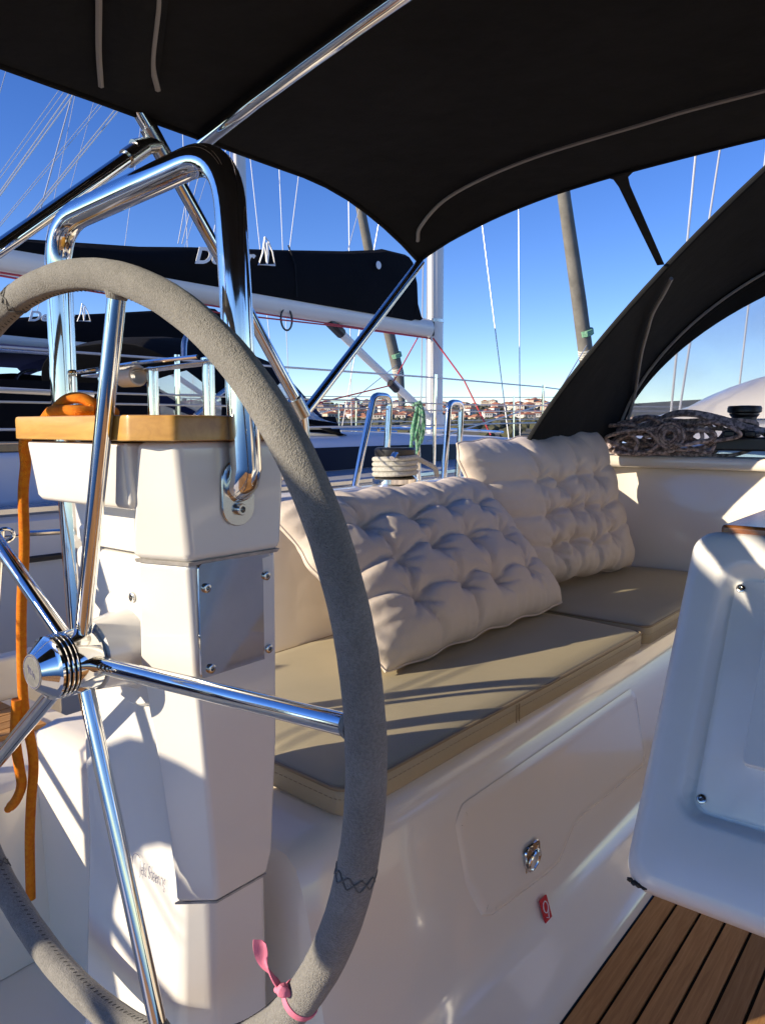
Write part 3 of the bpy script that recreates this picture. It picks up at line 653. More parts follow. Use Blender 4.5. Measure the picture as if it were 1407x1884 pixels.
# lacing at the joints of the cover and the long seam
for ja in (-2.909, 1.330, -.959):
    mb = MB()
    A_ = WR; 
    for k in range(10):
        for s_ in (-1, 1):
            P = []
            for q in range(5):
                t = q / 4 - .5; b = 2 * math.pi * (k + .5 + t * .9) / 10; a = ja + s_ * t * .026
                cr_ = Vector((0, math.cos(a), math.sin(a))); P.append(rim_pt(a) + cr_ * (math.cos(b) * .0187) + Vector((1, 0, 0)) * (math.sin(b) * .0187))
            mb.add(*tube(P, .0008, 5))
    mb.build('lacing', M['thread2'], wh)
mb = MB()
for k in range(330):
    a = 2 * math.pi * k / 330; cr_ = Vector((0, math.cos(a), math.sin(a))); b0 = math.pi - .12
    P = []
    for q in range(3):
        b = b0 + .24 * q / 2; P.append(rim_pt(a + .003 * q) + cr_ * (math.cos(b) * .0184) + Vector((1, 0, 0)) * (math.sin(b) * .0184))
    mb.add(*tube(P, .00055, 4))
s_ = mb.build('seam_stitching', M['thread'], wh); s_['kind'] = 'stuff'
# pink ribbon knotted round the rim
pk = thing('pink_ribbon', rim_pt(R(-144.9)) - Vector((0, 0, .02)), 'pink cloth ribbon knotted round the bottom of the steering wheel', 'ribbon')
def ribbon_at(ja, parent):
    rows = []
    for i in range(41):
        b = 2 * math.pi * i / 40; row = []
        for s_ in (-1, -.3, .3, 1):
            a = ja + s_ * .0085 + .007 * math.sin(b); cr_ = Vector((0, math.cos(a), math.sin(a))); q = .0196 + .0008 * (1 - s_ * s_)
            row.append(rim_pt(a) + cr_ * (math.cos(b) * q) + Vector((1, 0, 0)) * (math.sin(b) * q))
        rows.append(row)
    obj('loop', *sheet(rows, .0012), M['pink'], parent, angle=80)
JA = R(-144.9)
ribbon_at(JA, pk)
kp = rim_pt(JA - .02, WR - .016, WX - .016)
obj('knot', *tube(smooth_path([kp + Vector((0, .010, -.006)), kp, kp + Vector((-.006, -.006, .004)), kp + Vector((0, -.010, .0))], 5), lambda t: .0062 * math.sin(math.pi * (.15 + .7 * t)), 10), M['pink'], pk)
cen = smooth_path([kp, kp + Vector((-.004, .010, .010)), kp + Vector((-.007, .021, .022)), kp + Vector((-.004, .028, .040))], 6)
rows = [[p + Vector((s_ * .005 * math.sin(i * .3), s_ * .0052, .003 * s_ * math.cos(i * .4))) + Vector((.003 * (1 - abs(s_)), 0, 0)) for s_ in (-1, -.5, 0, .5, 1)] for i, p in enumerate(cen)]
obj('tail', *sheet(rows, .0012), M['pink'], pk, angle=80)

# ------------------------------------------------------------------ orange rope
op = thing('orange_rope', (.6, 1.2, .27), 'orange braided rope wound on the guard rail and hanging down beside the wheel', 'rope')
P = [(.655, 1.075, 1.118), (.66, 1.10, 1.118), (.655, 1.145, 1.122), (.615, 1.165, 1.112), (.59, 1.185, 1.08), (.598, 1.205, 1.04), (.60, 1.222, .99), (.602, 1.232, .90), (.60, 1.248, .80), (.60, 1.258, .70), (.602, 1.262, .62), (.61, 1.256, .53), (.605, 1.262, .45), (.602, 1.268, .38), (.60, 1.272, .27)]
obj('rope_strand', *tube(smooth_path(P, 10), .0085, 12), M['orange'], op)
P = [(.59, 1.262, .64), (.588, 1.27, .57), (.588, 1.262, .52), (.592, 1.266, .485), (.592, 1.29, .45), (.59, 1.318, .425)]
obj('rope_end', *tube(smooth_path(P, 8), lambda t: .0085 if t < .93 else .0065, 12), M['orange'], op)
for P in ([(.60, 1.118, 1.108), (.594, 1.10, 1.122), (.60, 1.075, 1.1395), (.61, 1.05, 1.1415), (.624, 1.034, 1.131), (.65, 1.034, 1.122), (.665, 1.07, 1.122), (.655, 1.115, 1.122)],
          [(.607, 1.112, 1.110), (.606, 1.085, 1.1225), (.612, 1.06, 1.1245), (.625, 1.046, 1.1222), (.648, 1.052, 1.122)], [(.585, 1.11, 1.112), (.585, 1.09, 1.1225), (.592, 1.065, 1.1235), (.60, 1.042, 1.1225), (.617, 1.03, 1.122)]):
    obj('rope_turn', *tube(smooth_path(P, 8), .0085, 12), M['orange'], op)

# ------------------------------------------------------------------ winch with cream rope, side rails, green rope
wn = thing('winch', (1.99, 1.53, .915), 'chrome sheet winch with black top on the coaming behind the pillows', 'winch')
obj('drum', *lathe([(.075, .915), (.075, .93), (.06, .94), (.052, .965), (.05, .99), (.058, 1.0), (.066, 1.003)], (1.99, 1.53, 0), 'z', 32), M['chrome'], wn)
obj('cap', *lathe([(.066, 1.004), (.068, 1.008), (.068, 1.026), (.062, 1.032), (.03, 1.033), (.02, 1.028)], (1.99, 1.53, 0), 'z', 32), M['black'], wn)
obj('stripper_arm', *tube([(1.95, 1.49, 1.012), (1.915, 1.475, 1.012), (1.90, 1.472, 1.0)], .010, 10), M['chrome'], wn)
P = []
for k in range(100):
    a = R(k * 14); P.append((1.99 + (.068) * math.cos(a), 1.53 + (.068) * math.sin(a), .938 + .0165 * k * 14 / 360))
P += [(2.10, 1.50, .985), (2.16, 1.49, .96), (2.19, 1.50, .93)]
tag(obj('winch_rope', *tube(smooth_path(P, 3), .0085, 10), M['cream']), 'cream rope wound round the winch behind the pillows', 'rope')
rl = thing('side_rail', (2.4, 1.75, .76), 'stainless side rail of hoops, posts and wires along the side deck', 'guard rail')
def hoop(a, b, zt, xa, xb):
    obj('hoop', *tube(fillet([Vector((xa, 1.75, .76)), Vector((a, 1.75, zt)), Vector((b, 1.75, zt)), Vector((xb, 1.75, .76))], .035, 6), .0125, 12), M['chrome'], rl)
hoop(2.15, 2.245, 1.212, 2.0, 2.20); hoop(2.64, 2.735, 1.20, 2.59, 2.70)
pst = obj('post', *tube([(2.43, 1.75, .76), (2.41, 1.75, 1.195)], .0125, 12), M['chrome'], rl)
for z, x0 in ((1.192, -1.2), (1.165, -1.2)):
    obj('wire', *tube([(2.41, 1.75, z), (2.15, 1.75, z), (x0, 1.85, z - .02)], .0028, 6), M['wire'], rl)
    obj('wire', *tube([(2.41, 1.75, z), (2.735, 1.75, z), (6.0, 1.6, z + .05)], .0028, 6), M['wire'], rl)
for x, y_, z in ((2.19, 1.738, 1.13), (2.16, 1.738, 1.09)): screw((x, y_, z), (0, -1, 0), rl, .008)
lw = thing('lower_lifeline', (.5, 1.86, .76), 'steel lifeline with turnbuckle between post and pedestal at knee height', 'lifeline')
obj('wire', *tube([(1.9, 1.82, .79), (1.06, 1.85, .829), (-1.2, 1.95, .88)], .0035, 8), M['steel'], lw)
obj('turnbuckle', *tube([(.905, 1.853, .837), (.935, 1.852, .8355), (.94, 1.852, .835), (.985, 1.85, .833), (1.0, 1.85, .832), (1.06, 1.849, .829)], .0075, 10), M['chrome'], lw)
obj('shackle', *tube([Vector((.86 + .022 * math.cos(a), 1.855, .838 + .016 * math.sin(a))) for a in [R(k * 20) for k in range(18)]], .005, 8, closed=True), M['chrome'], lw)
obj('post', *tube([(.80, 1.87, .4), (.85, 1.858, .85)], .013, 12), M['chrome'], lw)
ul = thing('upper_lifeline', (.0, 1.86, .76), 'upper steel lifeline with white turnbuckle sleeve left of the guard rail', 'lifeline')
obj('sleeve', *tube([(.60, 1.87, 1.192), (.98, 1.86, 1.186), (1.06, 1.858, 1.185)], .007, 10), M['alu'], ul)
obj('cap', *tube([(1.06, 1.858, 1.1853), (1.11, 1.857, 1.1846)], .009, 10), M['chrome'], ul)
# unseen stern rails and hung gear, added to cast shadows into the cockpit
for z in (.70, .97): obj('shade_rail', *tube(fillet([Vector((.15, 1.88, z)), Vector((-1.0, 1.82, z)), Vector((-1.25, 1.2, z)), Vector((-1.3, .75, z))], .25, 8), .0125, 10), M['chrome'], rl)
for x, y_ in ((.15, 1.88), (-.55, 1.85), (-1.08, 1.6), (-1.3, .75)): obj('shade_post', *tube([(x, y_, .35), (x, y_, .97)], .0125, 10), M['chrome'], rl)
for cx_, cy_, cz_, rr_ in ((-.58, 1.50, .84, .215),):
    obj('shade_horseshoe', *tube([Vector((cx_ + .10 * math.cos(a) * 0, cy_ + rr_ * math.cos(a), cz_ + rr_ * 1.15 * math.sin(a))) for a in [R(-60 + 15 * k) for k in range(21)]], .065, 14), M['alu'], rl)  # unseen horseshoe, added so its shadow falls on the pedestal column
obj('side_cloth', *sheet([[(x, 1.885 + .01 * math.sin(x * 9), z) for x in (-.95, -.7, -.45, -.2)] for z in (.42, .6, .8, .95)], .003), M['navy'], rl)  # unseen cloth, added to keep sun off the bench end
obj('shade_bag', *box(-.66, -.54, 1.18, 1.44, .42, .66), M['navy'], rl, bevel=.03)  # unseen bag, added as one more shadow caster
gp = thing('green_rope', (2.40, 1.73, .98), 'pale green coiled rope hanging from the rail post', 'rope')
for k, (dx, dl, b_) in enumerate(((-.02, .15, .012), (0, .19, -.008), (.014, .165, .018), (-.034, .185, -.004), (-.01, .205, .02))):
    P = smooth_path([(2.41, 1.735, 1.198), (2.405 + dx * .5, 1.733 - b_, 1.15), (2.395 + dx, 1.73 - b_, 1.20 - dl * .7), (2.392 + dx * 1.3, 1.73, 1.20 - dl), (2.40 + dx * 1.2, 1.735 + b_, 1.20 - dl * .75), (2.412, 1.74, 1.19)], 6)
    obj('loop', *tube(P, .005, 8), M['green'], gp)
obj('knot', *tube([Vector((2.408 + .018 * math.cos(a), 1.742 + .016 * math.sin(a), 1.187 + .004 * math.sin(2 * a))) for a in [R(k * 24) for k in range(15)]], .0055, 8, closed=True), M['green'], gp)

# ------------------------------------------------------------------ bimini
bim = thing('bimini', (1.0, 0, 1.6), 'black canvas bimini awning stretched on steel bows over the cockpit', 'awning')
BX0, BX1 = -1.15, 1.66
def bim_z(x, y):
    t = min(1.0, abs(y) / 1.2)
    base = 1.69 - .05 * t ** 2.4
    f = max(0, (x - 1.25) / .4)
    return base - .020 * f - (.085 * max(0, f) ** 2.0) * t ** 5 - .012 * math.sin(max(0, x) * 3.4) ** 2 * (1 - t) + .003 * noise.noise(Vector((x * 2.5, y * 2.5, 0))) + .0035 * noise.noise(Vector((x * 3 + y * 5, y * 14 - x * 9, 4))) * max(0, t - .55) + .003 * noise.noise(Vector((x * 16, y * 5, 8))) * max(0, (x - 1.1) / .5)
rows = []
for i in range(61):
    s_ = i / 60; row = []
    for k in range(81):
        t = -1 + 2 * k / 80; y_ = 1.2 * t
        x = BX0 + (BX1 + .02 * (1 - t * t) - BX0) * s_
        if t > .9: pass
        row.append((x, y_, bim_z(x, y_)))
    rows.append(row)
obj('canopy', *sheet(rows, .003), M['canvas'], bim, angle=60)
# rolled hem and side skirt
obj('hem', *tube([(x, 1.2, bim_z(x, 1.2)) for x in [BX0 + (BX1 - BX0) * k / 40 for k in range(41)]], .006, 8), M['canvas'], bim)
# unseen curtain added under the port edge to shade the table
obj('shade_curtain', *sheet([[(-1.10 + .66 * k / 12, 1.21 + .015 * math.sin(k * 1.3) * q, 1.565 - (.40 + .06 * math.sin(k * .5)) * q) for k in range(13)] for q in (0, .25, .5, .75, 1)], .003), M['canvas'], bim, angle=60)
obj('hem', *tube([(BX1 + .02 * (1 - (k / 40) ** 2), 1.2 * k / 40, bim_z(BX1, 1.2 * k / 40)) for k in range(-40, 41)], .006, 8), M['canvas'], bim)
def under(x, y, d=.008): return Vector((x, y, bim_z(x, y) - d))
def zipline(P, name='zip', dd=.008):
    obj(name, *tube(smooth_path([under(*p, d=dd) for p in P], 8), .0048, 6, flat=.7), M['zip'], bim)
zipline([(1.455, -1.1), (1.455, -.4), (1.455, .34), (1.46, .55), (1.47, .80), (1.505, 1.0), (1.56, 1.12), (1.60, 1.16)])
zipline([(.46, .70), (.545, .86), (.60, .95), (.66, 1.05), (.715, 1.135)], dd=.011); zipline([(.52, .66), (.60, .82), (.655, .90), (.73, 1.02), (.785, 1.085)], dd=.013)
# bow sleeve between the two zips
rows = []
for i in range(13):
    t = i / 12; a = Vector((.46 + .255 * t, .70 + .435 * t)); b = Vector((.52 + .265 * t, .66 + .425 * t))
    rows.append([under(*(a.lerp(b, q / 6)), d=.006 + .014 * math.sin(math.pi * q / 6)) for q in range(7)])
obj('sleeve', *sheet(rows, .002), M['canvas'], bim, angle=60)
# steel bows
def bow(x0, x1, ymax, y0, name='bow', r=.0125, dz=.016):
    P = [under(x0 + (x1 - x0) * (k / 30), y0 + (ymax - y0) * (k / 30), dz) for k in range(31)]
    obj(name, *tube(P, r, 14), M['chrome'], bim)
bow(.84, .955, 1.19, .60)
obj('bow_sleeve', *tube([under(.84 - .06 * k / 10, .60 - 1.7 * k / 10, .012) for k in range(11)], .022, 10), M['canvas'], bim)
SY = 1.2
obj('strut', *tube([(.815, SY, 1.66), (.865, SY, 1.602), (1.0, SY, 1.43), (1.09, SY, 1.306), (1.222, SY, 1.135), (1.245, SY + .01, 1.04), (1.26, SY + .22, .915)], .0125, 14), M['chrome'], bim)
fit = obj('fitting', *tube([(.845, SY, 1.625), (.878, SY, 1.583)], .0165, 14), M['steel'], bim)
obj('elbow', *tube([(.862, SY - .002, 1.600), (.845, SY - .002, 1.594), (.815, SY, 1.582)], .0145, 12), M['steel'], bim)
obj('stay', *tube([(.838, SY, 1.592), (.575, SY, 1.372), (-.25, SY, .72)], .0125, 14), M['chrome'], bim)
obj('stay_sleeve', *tube([(.835, SY, 1.5895), (.80, SY, 1.560)], .0165, 14), M['steel'], bim)
obj('stay', *tube([(1.655, 1.19, 1.525), (1.40, 1.20, 1.283), (1.225, SY, 1.125)], .0115, 14), M['chrome'], bim)
obj('clamp', *tube([(1.20, SY, 1.163), (1.228, SY, 1.125)], .017, 12), M['steel'], bim)
obj('strut', *tube([(.815, -SY, 1.66), (1.222, -SY, 1.135), (1.26, -SY - .2, .915)], .0125, 12), M['chrome'], bim)
obj('stay', *tube([(.84, -SY, 1.592), (-.25, -SY, .72)], .0125, 12), M['chrome'], bim)
obj('tie_strap', *loft([[p + Vector((0, s1 * wd, 0)) + Vector((s2 * .003, 0, 0)) for s1, s2 in ((-1, -1), (1, -1), (1, 1), (-1, 1))] for p, wd in [(Vector((1.67, .672, bim_z(1.66, .672) - .004)).lerp(Vector((2.305, .792, 1.572)), q), w_) for q, w_ in ((0, .03), (.03, .016), (.1, .012), (.5, .011), (1, .010))]]), M['canvas'], bim)

# ------------------------------------------------------------------ sprayhood
sh = thing('sprayhood', (2.6, 0, 1.0), 'black canvas sprayhood with clear window over the companionway', 'sprayhood')
def arch(t, wd, h, zb, p=2.4, e=.625):        # t -1..1 from starboard to port
    y_ = wd * math.copysign(abs(math.sin(t * math.pi / 2)) , t)
    return y_, zb + (h - zb) * max(0, (1 - abs(y_ / wd) ** p)) ** e
def hood_row(x, wd, h, zb, p=2.4, lean=0.0, n=64, e=.625):
    row = []
    for k in range(n + 1):
        y_, z = arch(-1 + 2 * k / n, wd, h, zb, p, e); row.append((x - lean * (1 - (z - zb) / (h - zb)), y_, z))
    return row
E_ = []
for s_ in range(9):
    q = s_ / 8; E_.append(hood_row(2.30 + .72 * q, 1.235 - .05 * q, 2.10 - .31 * q - .02 * math.sin(q * math.pi), 1.0 + .05 * q, 1.3 + .9 * q, lean=-.0, e=.85 - .225 * q))
obj('hood_top', *sheet(E_, .003), M['canvas'], sh, angle=60)
obj('hood_hem', *tube(E_[0], .009, 8), M['canvas'], sh)
obj('hoop', *tube([Vector(p) - Vector((0, 0, .015)) for p in E_[8]], .0115, 12), M['canvas'], sh)
# window panel running down from the second hoop to the coachroof
F_ = []
for s_ in range(9):
    q = s_ / 8; zz = []
    for k, p in enumerate(E_[8]):
        b_ = Vector((3.62 - .45 * abs(p[1] / 1.19) ** 3, p[1] * 1.0, 1.06 - .03 * abs(p[1] / 1.19) ** 2)); zz.append(Vector(p).lerp(b_, q))
    F_.append(zz)
obj('hood_border', *sheet(F_[:2], .003), M['canvas'], sh, angle=60)
def clip(rows, a, b): return [r[a:b] for r in rows]
obj('window', *grid(clip(F_[1:], 4, 61)), M['vinylwin'], sh, angle=60)
obj('window_border', *sheet(clip(F_[1:], 60, 65), .003), M['canvas'], sh, angle=60)
obj('window_border', *sheet(clip(F_[1:], 0, 5), .003), M['canvas'], sh, angle=60)
obj('zip', *tube([Vector(p) + Vector((-.01, -.004, -.008)) for p in E_[8][8:64]], .006, 6), M['zip'], sh)
zp = [(3.0, 1.15, 1.09), (3.01, 1.135, 1.165), (2.99, 1.112, 1.236), (2.87, 1.058, 1.31), (2.741, 1.000, 1.374), (2.62, .94, 1.428), (2.516, .888, 1.470), (2.44, .83, 1.515), (2.385, .79, 1.548)]
obj('zip', *tube(smooth_path([Vector(p) + Vector((0, -.004, -.004)) for p in zp], 5), .0062, 8), M['zip'], sh)

# ------------------------------------------------------------------ ropes and winch on the coachroof
rc = thing('rope_coil', (2.98, 1.0, .98), 'heap of grey and red halyard ropes lying on the coachroof edge', 'rope')
rnd = random.Random(4)
def coachz(y_): return .985
for k in range(26):
    cy = rnd.uniform(.80, 1.15); cx = 2.985 + rnd.uniform(-.04, .08); cz = 1.01 + rnd.uniform(0, .06) + .035 * (1 - abs(cy - .95) / .25); ry = rnd.uniform(.06, .15); rz = rnd.uniform(.025, .065); ti = rnd.uniform(-.5, .5)
    P = []
    for q in range(9):
        a = 2 * math.pi * q / 9; dy = ry * math.cos(a) * rnd.uniform(.75, 1.2); dz = rz * math.sin(a) * rnd.uniform(.7, 1.25)
        P.append((cx + .05 * math.sin(a + k) + rnd.uniform(-.015, .015), min(1.24, cy + dy), max(.995, cz + dz + dy * ti * .3)))
    obj('loop', *tube(smooth_path(P, 6, True), .0074, 8, closed=True), M['dark_rope'], rc)
for k in range(3):      # spiral eye of the coil
    P = [(2.93 - .006 * k, .945 + (.050 - .014 * k) * math.cos(a), 1.068 + (.046 - .013 * k) * math.sin(a)) for a in [2 * math.pi * q / 18 for q in range(18)]]
    obj('loop', *tube(P, .0068, 8, closed=True), M['dark_rope'], rc)
for k in range(6):
    o_ = .006 * k
    P = [(2.93 + o_, 1.20, 1.005 + .005 * k), (2.945 + o_, 1.13, 1.06 + o_ * .7), (2.95 + o_, 1.05, 1.085 + o_ * .8), (2.95 + o_, .96, 1.135 + o_ * .6), (2.96 + o_, .88, 1.142 + o_ * .5), (2.99 + o_, .78, 1.118 + o_ * .5), (3.03 + o_, .68, 1.085 + o_ * .4), (3.12 + o_, .5, 1.06 + o_ * .3), (3.3, .35, 1.07)]
    obj('line', *tube(smooth_path(P, 6), .006, 8), M['dark_rope'], rc)
hw = thing('halyard_winch', (3.10, .72, 1.03), 'black halyard winch on the coachroof inside the sprayhood', 'winch')
obj('drum', *lathe([(.058, 1.03), (.058, 1.05), (.048, 1.06), (.043, 1.10), (.044, 1.135), (.052, 1.145), (.052, 1.15)], (3.12, .735, 0), 'z', 28), M['black'], hw)
obj('cap', *lathe([(.052, 1.151), (.060, 1.156), (.060, 1.170), (.056, 1.178), (.02, 1.18)], (3.12, .735, 0), 'z', 28), M['black'], hw)
cb = thing('rope_clutch', (3.0, .66, 1.0), 'row of black rope clutches on the coachroof edge beside the rope heap', 'clutch')
obj('body', *box(2.985, 3.10, .50, .80, 1.012, 1.062), M['black'], cb, bevel=.008)
for k in range(4): obj('lever', *box(2.975, 3.06, .52 + k * .07, .56 + k * .07, 1.063, 1.085), M['black'], cb, bevel=.006)

# ------------------------------------------------------------------ cockpit table with console
tb = thing('cockpit_table', (1.3, 0, 0), 'white cockpit table console with recessed panel and varnished wooden top', 'table')
B0 = Vector((.824, 0, .572)); T0 = Vector((1.055, 0, .969)); et = (T0 - B0).normalized(); LH = (T0 - B0).length
es = Vector((0, -1, 0)); en = es.cross(et) ; en = -en if en.x > 0 else en
TYL = .305; WID = .60
def tp(s_, t_, n_=0.0): return B0 + Vector((0, TYL, 0)) + es * s_ + et * t_ + en * n_
NB = 8
def ring(ins, n_, r): return [tp(WID / 2 + a, LH / 2 + b, n_) for a, b in rrect(WID - 2 * ins, LH - 2 * ins, r, NB)]
back = []
for a, b in rrect(WID + .02, LH, .03, NB):
    p = tp(WID / 2 + a, LH / 2 + b, 0); q_ = (p.z - B0.z) / (T0.z - B0.z); back.append(Vector((p.x + .10 + .14 * q_, p.y - .02 * (1 if b else 0) * 0, p.z + .035 - .08 * q_)))
# recess outline: rectangle on the face
rs0, rs1, rt0, rt1 = .052, .53, .098, .405
def rec(ins, n_, r=.02): return [tp((rs0 + rs1) / 2 + a, (rt0 + rt1) / 2 + b, n_) for a, b in rrect(rs1 - rs0 - 2 * ins, rt1 - rt0 - 2 * ins, r, NB)]
loops = [back, ring(-.002, -.035, .03), ring(.0, -.020, .03), ring(.004, -.009, .03), ring(.011, -.002, .029), ring(.020, 0, .026)]
loops += [rec(-.012, .0, .030), rec(-.006, -.002, .028), rec(-.002, -.009, .025), rec(.004, -.022, .022), rec(.006, -.0255, .021), rec(.011, -.0262, .02)]
obj('console', *loft(loops), M['gel_table'], tb, angle=60)
pn = obj('panel', *loft([rec(.009, -.0258, .018), rec(.009, -.0215, .018), rec(.0105, -.0202, .0175)]), M['gel_table'], tb, angle=40)
for s_, t_ in ((.068, .384), (.068, .118), (.515, .384), (.515, .118)): screw(tp(s_, t_, -.0208), en, pn, .0055)
cvl = lambda ins, n_: [tp(.277 + a, .250 + b, n_) for a, b in rrect(.34 - 2 * ins, .165 - 2 * ins, .004, 3)]
cv = obj('cover', *loft([cvl(0, -.022), cvl(0, -.004), cvl(.0015, -.0025)]), M['gel_table'], tb, angle=30)
obj('scratch', *tube([tp(.145, .21, -.0023), tp(.152, .195, -.0023), tp(.156, .198, -.0023), tp(.165, .183, -.0023)], .0005, 4), M['thread2'], cv)
ch = MB()
for q, (s_, t_, r_, n_) in enumerate(((.010, .0062, .0035, -.0125), (.015, .0045, .0042, -.0125), (.021, .0035, .0038, -.012), (.027, .003, .003, -.012))):
    ch.add([tp(s_, t_, n_) + Vector((v.x * r_ * random.uniform(.7, 1.2), v.y * r_ * random.uniform(.9, 1.5), v.z * r_ * random.uniform(.6, 1.1))) for v in IV], IF)
ch.build('chip', M['rubber'], tb, smooth=False)
obj('under_support', *loft([[(x, y_ - .30 + .30, z) for x, y_ in ((.93 + k, .255 - k), (.93 + k, -.22 + k), (1.25, -.22 + k), (1.25, .255 - k))] for z, k in ((.60, 0), (.558, .01), (.535, .05))]), M['gel'], tb, bevel=.02)
obj('leg', *lathe([(.09, 0), (.06, .03), (.05, .06), (.05, .52)], (1.42, 0, 0), 'z', 24), M['steel'], tb)
obj('table_body', *box(1.24, 2.25, -.20, .22, .70, .951), M['gel_table'], tb, bevel=.02)
obj('leaf', *box(1.062, 2.30, .018, .272, .953, .971), M['mahog'], tb, bevel=.005)
obj('leaf', *box(1.062, 2.30, -.262, -.018, .953, .971), M['mahog'], tb, bevel=.005)
obj('grab_bar', *tube(fillet([Vector((1.16, .12, .975)), Vector((1.15, .12, 1.02)), Vector((1.15, -.2, 1.02)), Vector((1.16, -.2, .975))], .03, 6), .011, 12), M['black'], tb)

# ------------------------------------------------------------------ own rigging
for lab, a, b in (('thick white shroud wire rising left of the others above the sprayhood', (4.32, 1.4, 1.1), (4.55, 1.05, 9.0)), ('white shroud wire slanting right above the middle of the sprayhood', (4.45, 1.4, 1.1), (5.9, 1.36, 5.6)), ('short bit of shroud wire at the right edge above the sprayhood', (5.7, 1.4, 1.1), (6.6, 1.36, 5.6))):
    tag(obj('shroud', *tube([a, b], .0065, 8), M['wire']), lab, 'rigging wire', 'rigging wires of the own boat')

# ------------------------------------------------------------------ neighbouring sailing boats
def sailboat(dx, dy, label, lettered, letter_size, letter_x, detail):
    t = thing('sailboat', (5 + dx, 4.4 + dy, -1.3), label, 'sailboat', 'white sailboats moored alongside')
    O = Vector((dx, 4.4 + dy, 0))
    def half(x):
        q = (x + 1.8) / 12.1
        return 1.78 * (1 - max(0, (q - .38) / .62) ** 2.1) * (.80 + .20 * min(1, q / .35)) + .015
    def sheer(x): return .78 + .008 * max(0, x - 2) + .001 * max(0, x - 2) ** 2
    xs = [-1.8, -1.79, -1, 0, 1, 2, 3, 4, 5, 6, 7, 8, 9, 9.6, 10.1, 10.28]
    rows = []
    for x in xs:
        h_ = half(x); s_ = sheer(x)
        rows.append([O + Vector((x + dxx * (x > 9), y_, z)) for y_, z, dxx in ((-h_ * .75, -1.5, -.3), (-h_ * .93, -.6, -.15), (-h_ * .985, .1, -.05), (-h_, s_ - .02, 0), (-h_ + .02, s_, 0), (0, s_ + .05, 0), (h_ - .02, s_, 0), (h_, s_ - .02, 0), (h_ * .985, .1, -.05), (h_ * .93, -.6, -.15), (h_ * .75, -1.5, -.3))])
    obj('hull', *loft(rows), M['hull'], t, angle=30)
    for sgn in (-1, 1):
        obj('toe_rail', *tube([O + Vector((x, sgn * (half(x) - .02), sheer(x) + .02)) for x in xs[1:-1]], .018, 6), M['steel'], t)
        obj('rub_strip', *tube([O + Vector((x, sgn * (half(x) * .997 + .004), sheer(x) - .16)) for x in xs[1:-2]], .012, 6), M['black'], t)
        obj('red_stripe', *tube([O + Vector((x, sgn * (half(x) * .999 + .002), sheer(x) - .045)) for x in xs[5:-2]], .006, 6), M['red_rope'], t)
    # coachroof with a dark window band
    def roof(x):
        q = (x - 2.2) / 6.3; return 1.12 * (1 - .55 * max(0, q) ** 2), sheer(x) + .235 * (1 - max(0, q) ** 2.5) + .01
    rows = []; wb = {-1: [], 1: []}
    for x in [2.2 + .35 * k for k in range(19)]:
        wd, hz_ = roof(x); s_ = sheer(x)
        rows.append([O + Vector((x, y_, z)) for y_, z in ((-wd, s_ - .02), (-wd * .97, hz_ - .05), (-wd * .92, hz_), (-wd * .5, hz_ + .025), (0, hz_ + .032), (wd * .5, hz_ + .025), (wd * .92, hz_), (wd * .97, hz_ - .05), (wd, s_ - .02))])
        for sgn in (-1, 1):
            if x < 7.4: wb[sgn].append([O + Vector((x, sgn * (wd * (1 - .03 * f_) + .006), s_ + (hz_ - .05 - s_) * f_)) for f_ in (.12, .5, .90)])
    obj('coachroof', *grid(rows), M['deck'], t, angle=40)
    for sgn in (-1, 1):
        obj('window', *sheet(wb[sgn], .006), M['dark_glass'], t)
        obj('handrail', *tube([O + Vector((x, sgn * roof(x)[0] * .8, roof(x)[1] + .06)) for x in (3.4, 4.2, 5, 5.8, 6.6)], .012, 8), M['chrome'], t)
    # cockpit coaming with teak capping
    for sgn in (-1, 1):
        obj('coaming', *box(O.x - 1.2, O.x + 2.2, O.y + sgn * 1.25 - .14, O.y + sgn * 1.25 + .14, .78, 1.0), M['deck'], t, bevel=.03)
        obj('teak_capping', *box(O.x - 1.1, O.x + 1.7, O.y + sgn * 1.25 - .12, O.y + sgn * 1.25 + .12, 1.002, 1.03), M['tan'], t, bevel=.004)
    obj('steering_console', *box(O.x + .3, O.x + .6, O.y - .25, O.y + .25, .8, 1.5), M['deck'], t, bevel=.04)
    # mast, boom, cover
    mx = 6.38
    obj('mast', *tube([O + Vector((mx, 0, .85)), O + Vector((mx - .02, 0, 8)), O + Vector((mx - .12, 0, 15.5))], .072, 16, flat=1.25, upv=(1, 0, 0)), M['alu'], t)
    obj('mast_band', *tube([O + Vector((mx, 0, 2.13)), O + Vector((mx, 0, 2.16))], .076, 16, flat=1.25, upv=(1, 0, 0)), M['steel'], t)
    obj('mast_collar', *tube([O + Vector((mx, 0, 1.05)), O + Vector((mx, 0, 1.22))], .10, 16), M['alu'], t)
    for z in (6.0, 10.6): obj('spreader', *tube([O + Vector((mx - .25, -.95, z)), O + Vector((mx, 0, z - .03)), O + Vector((mx - .25, .95, z))], .03, 8), M['alu'], t)
    bz = lambda x: 2.06 - .005 * (6.3 - x)
    obj('boom', *tube([O + Vector((6.24, 0, bz(6.24))), O + Vector((1.3, 0, bz(1.3)))], .082, 16, flat=1.12), M['alu'], t)
    obj('gooseneck', *box(O.x + 6.225, O.x + 6.31, O.y - .04, O.y + .04, 1.99, 2.13), M['black'], t, bevel=.01)
    rows = []
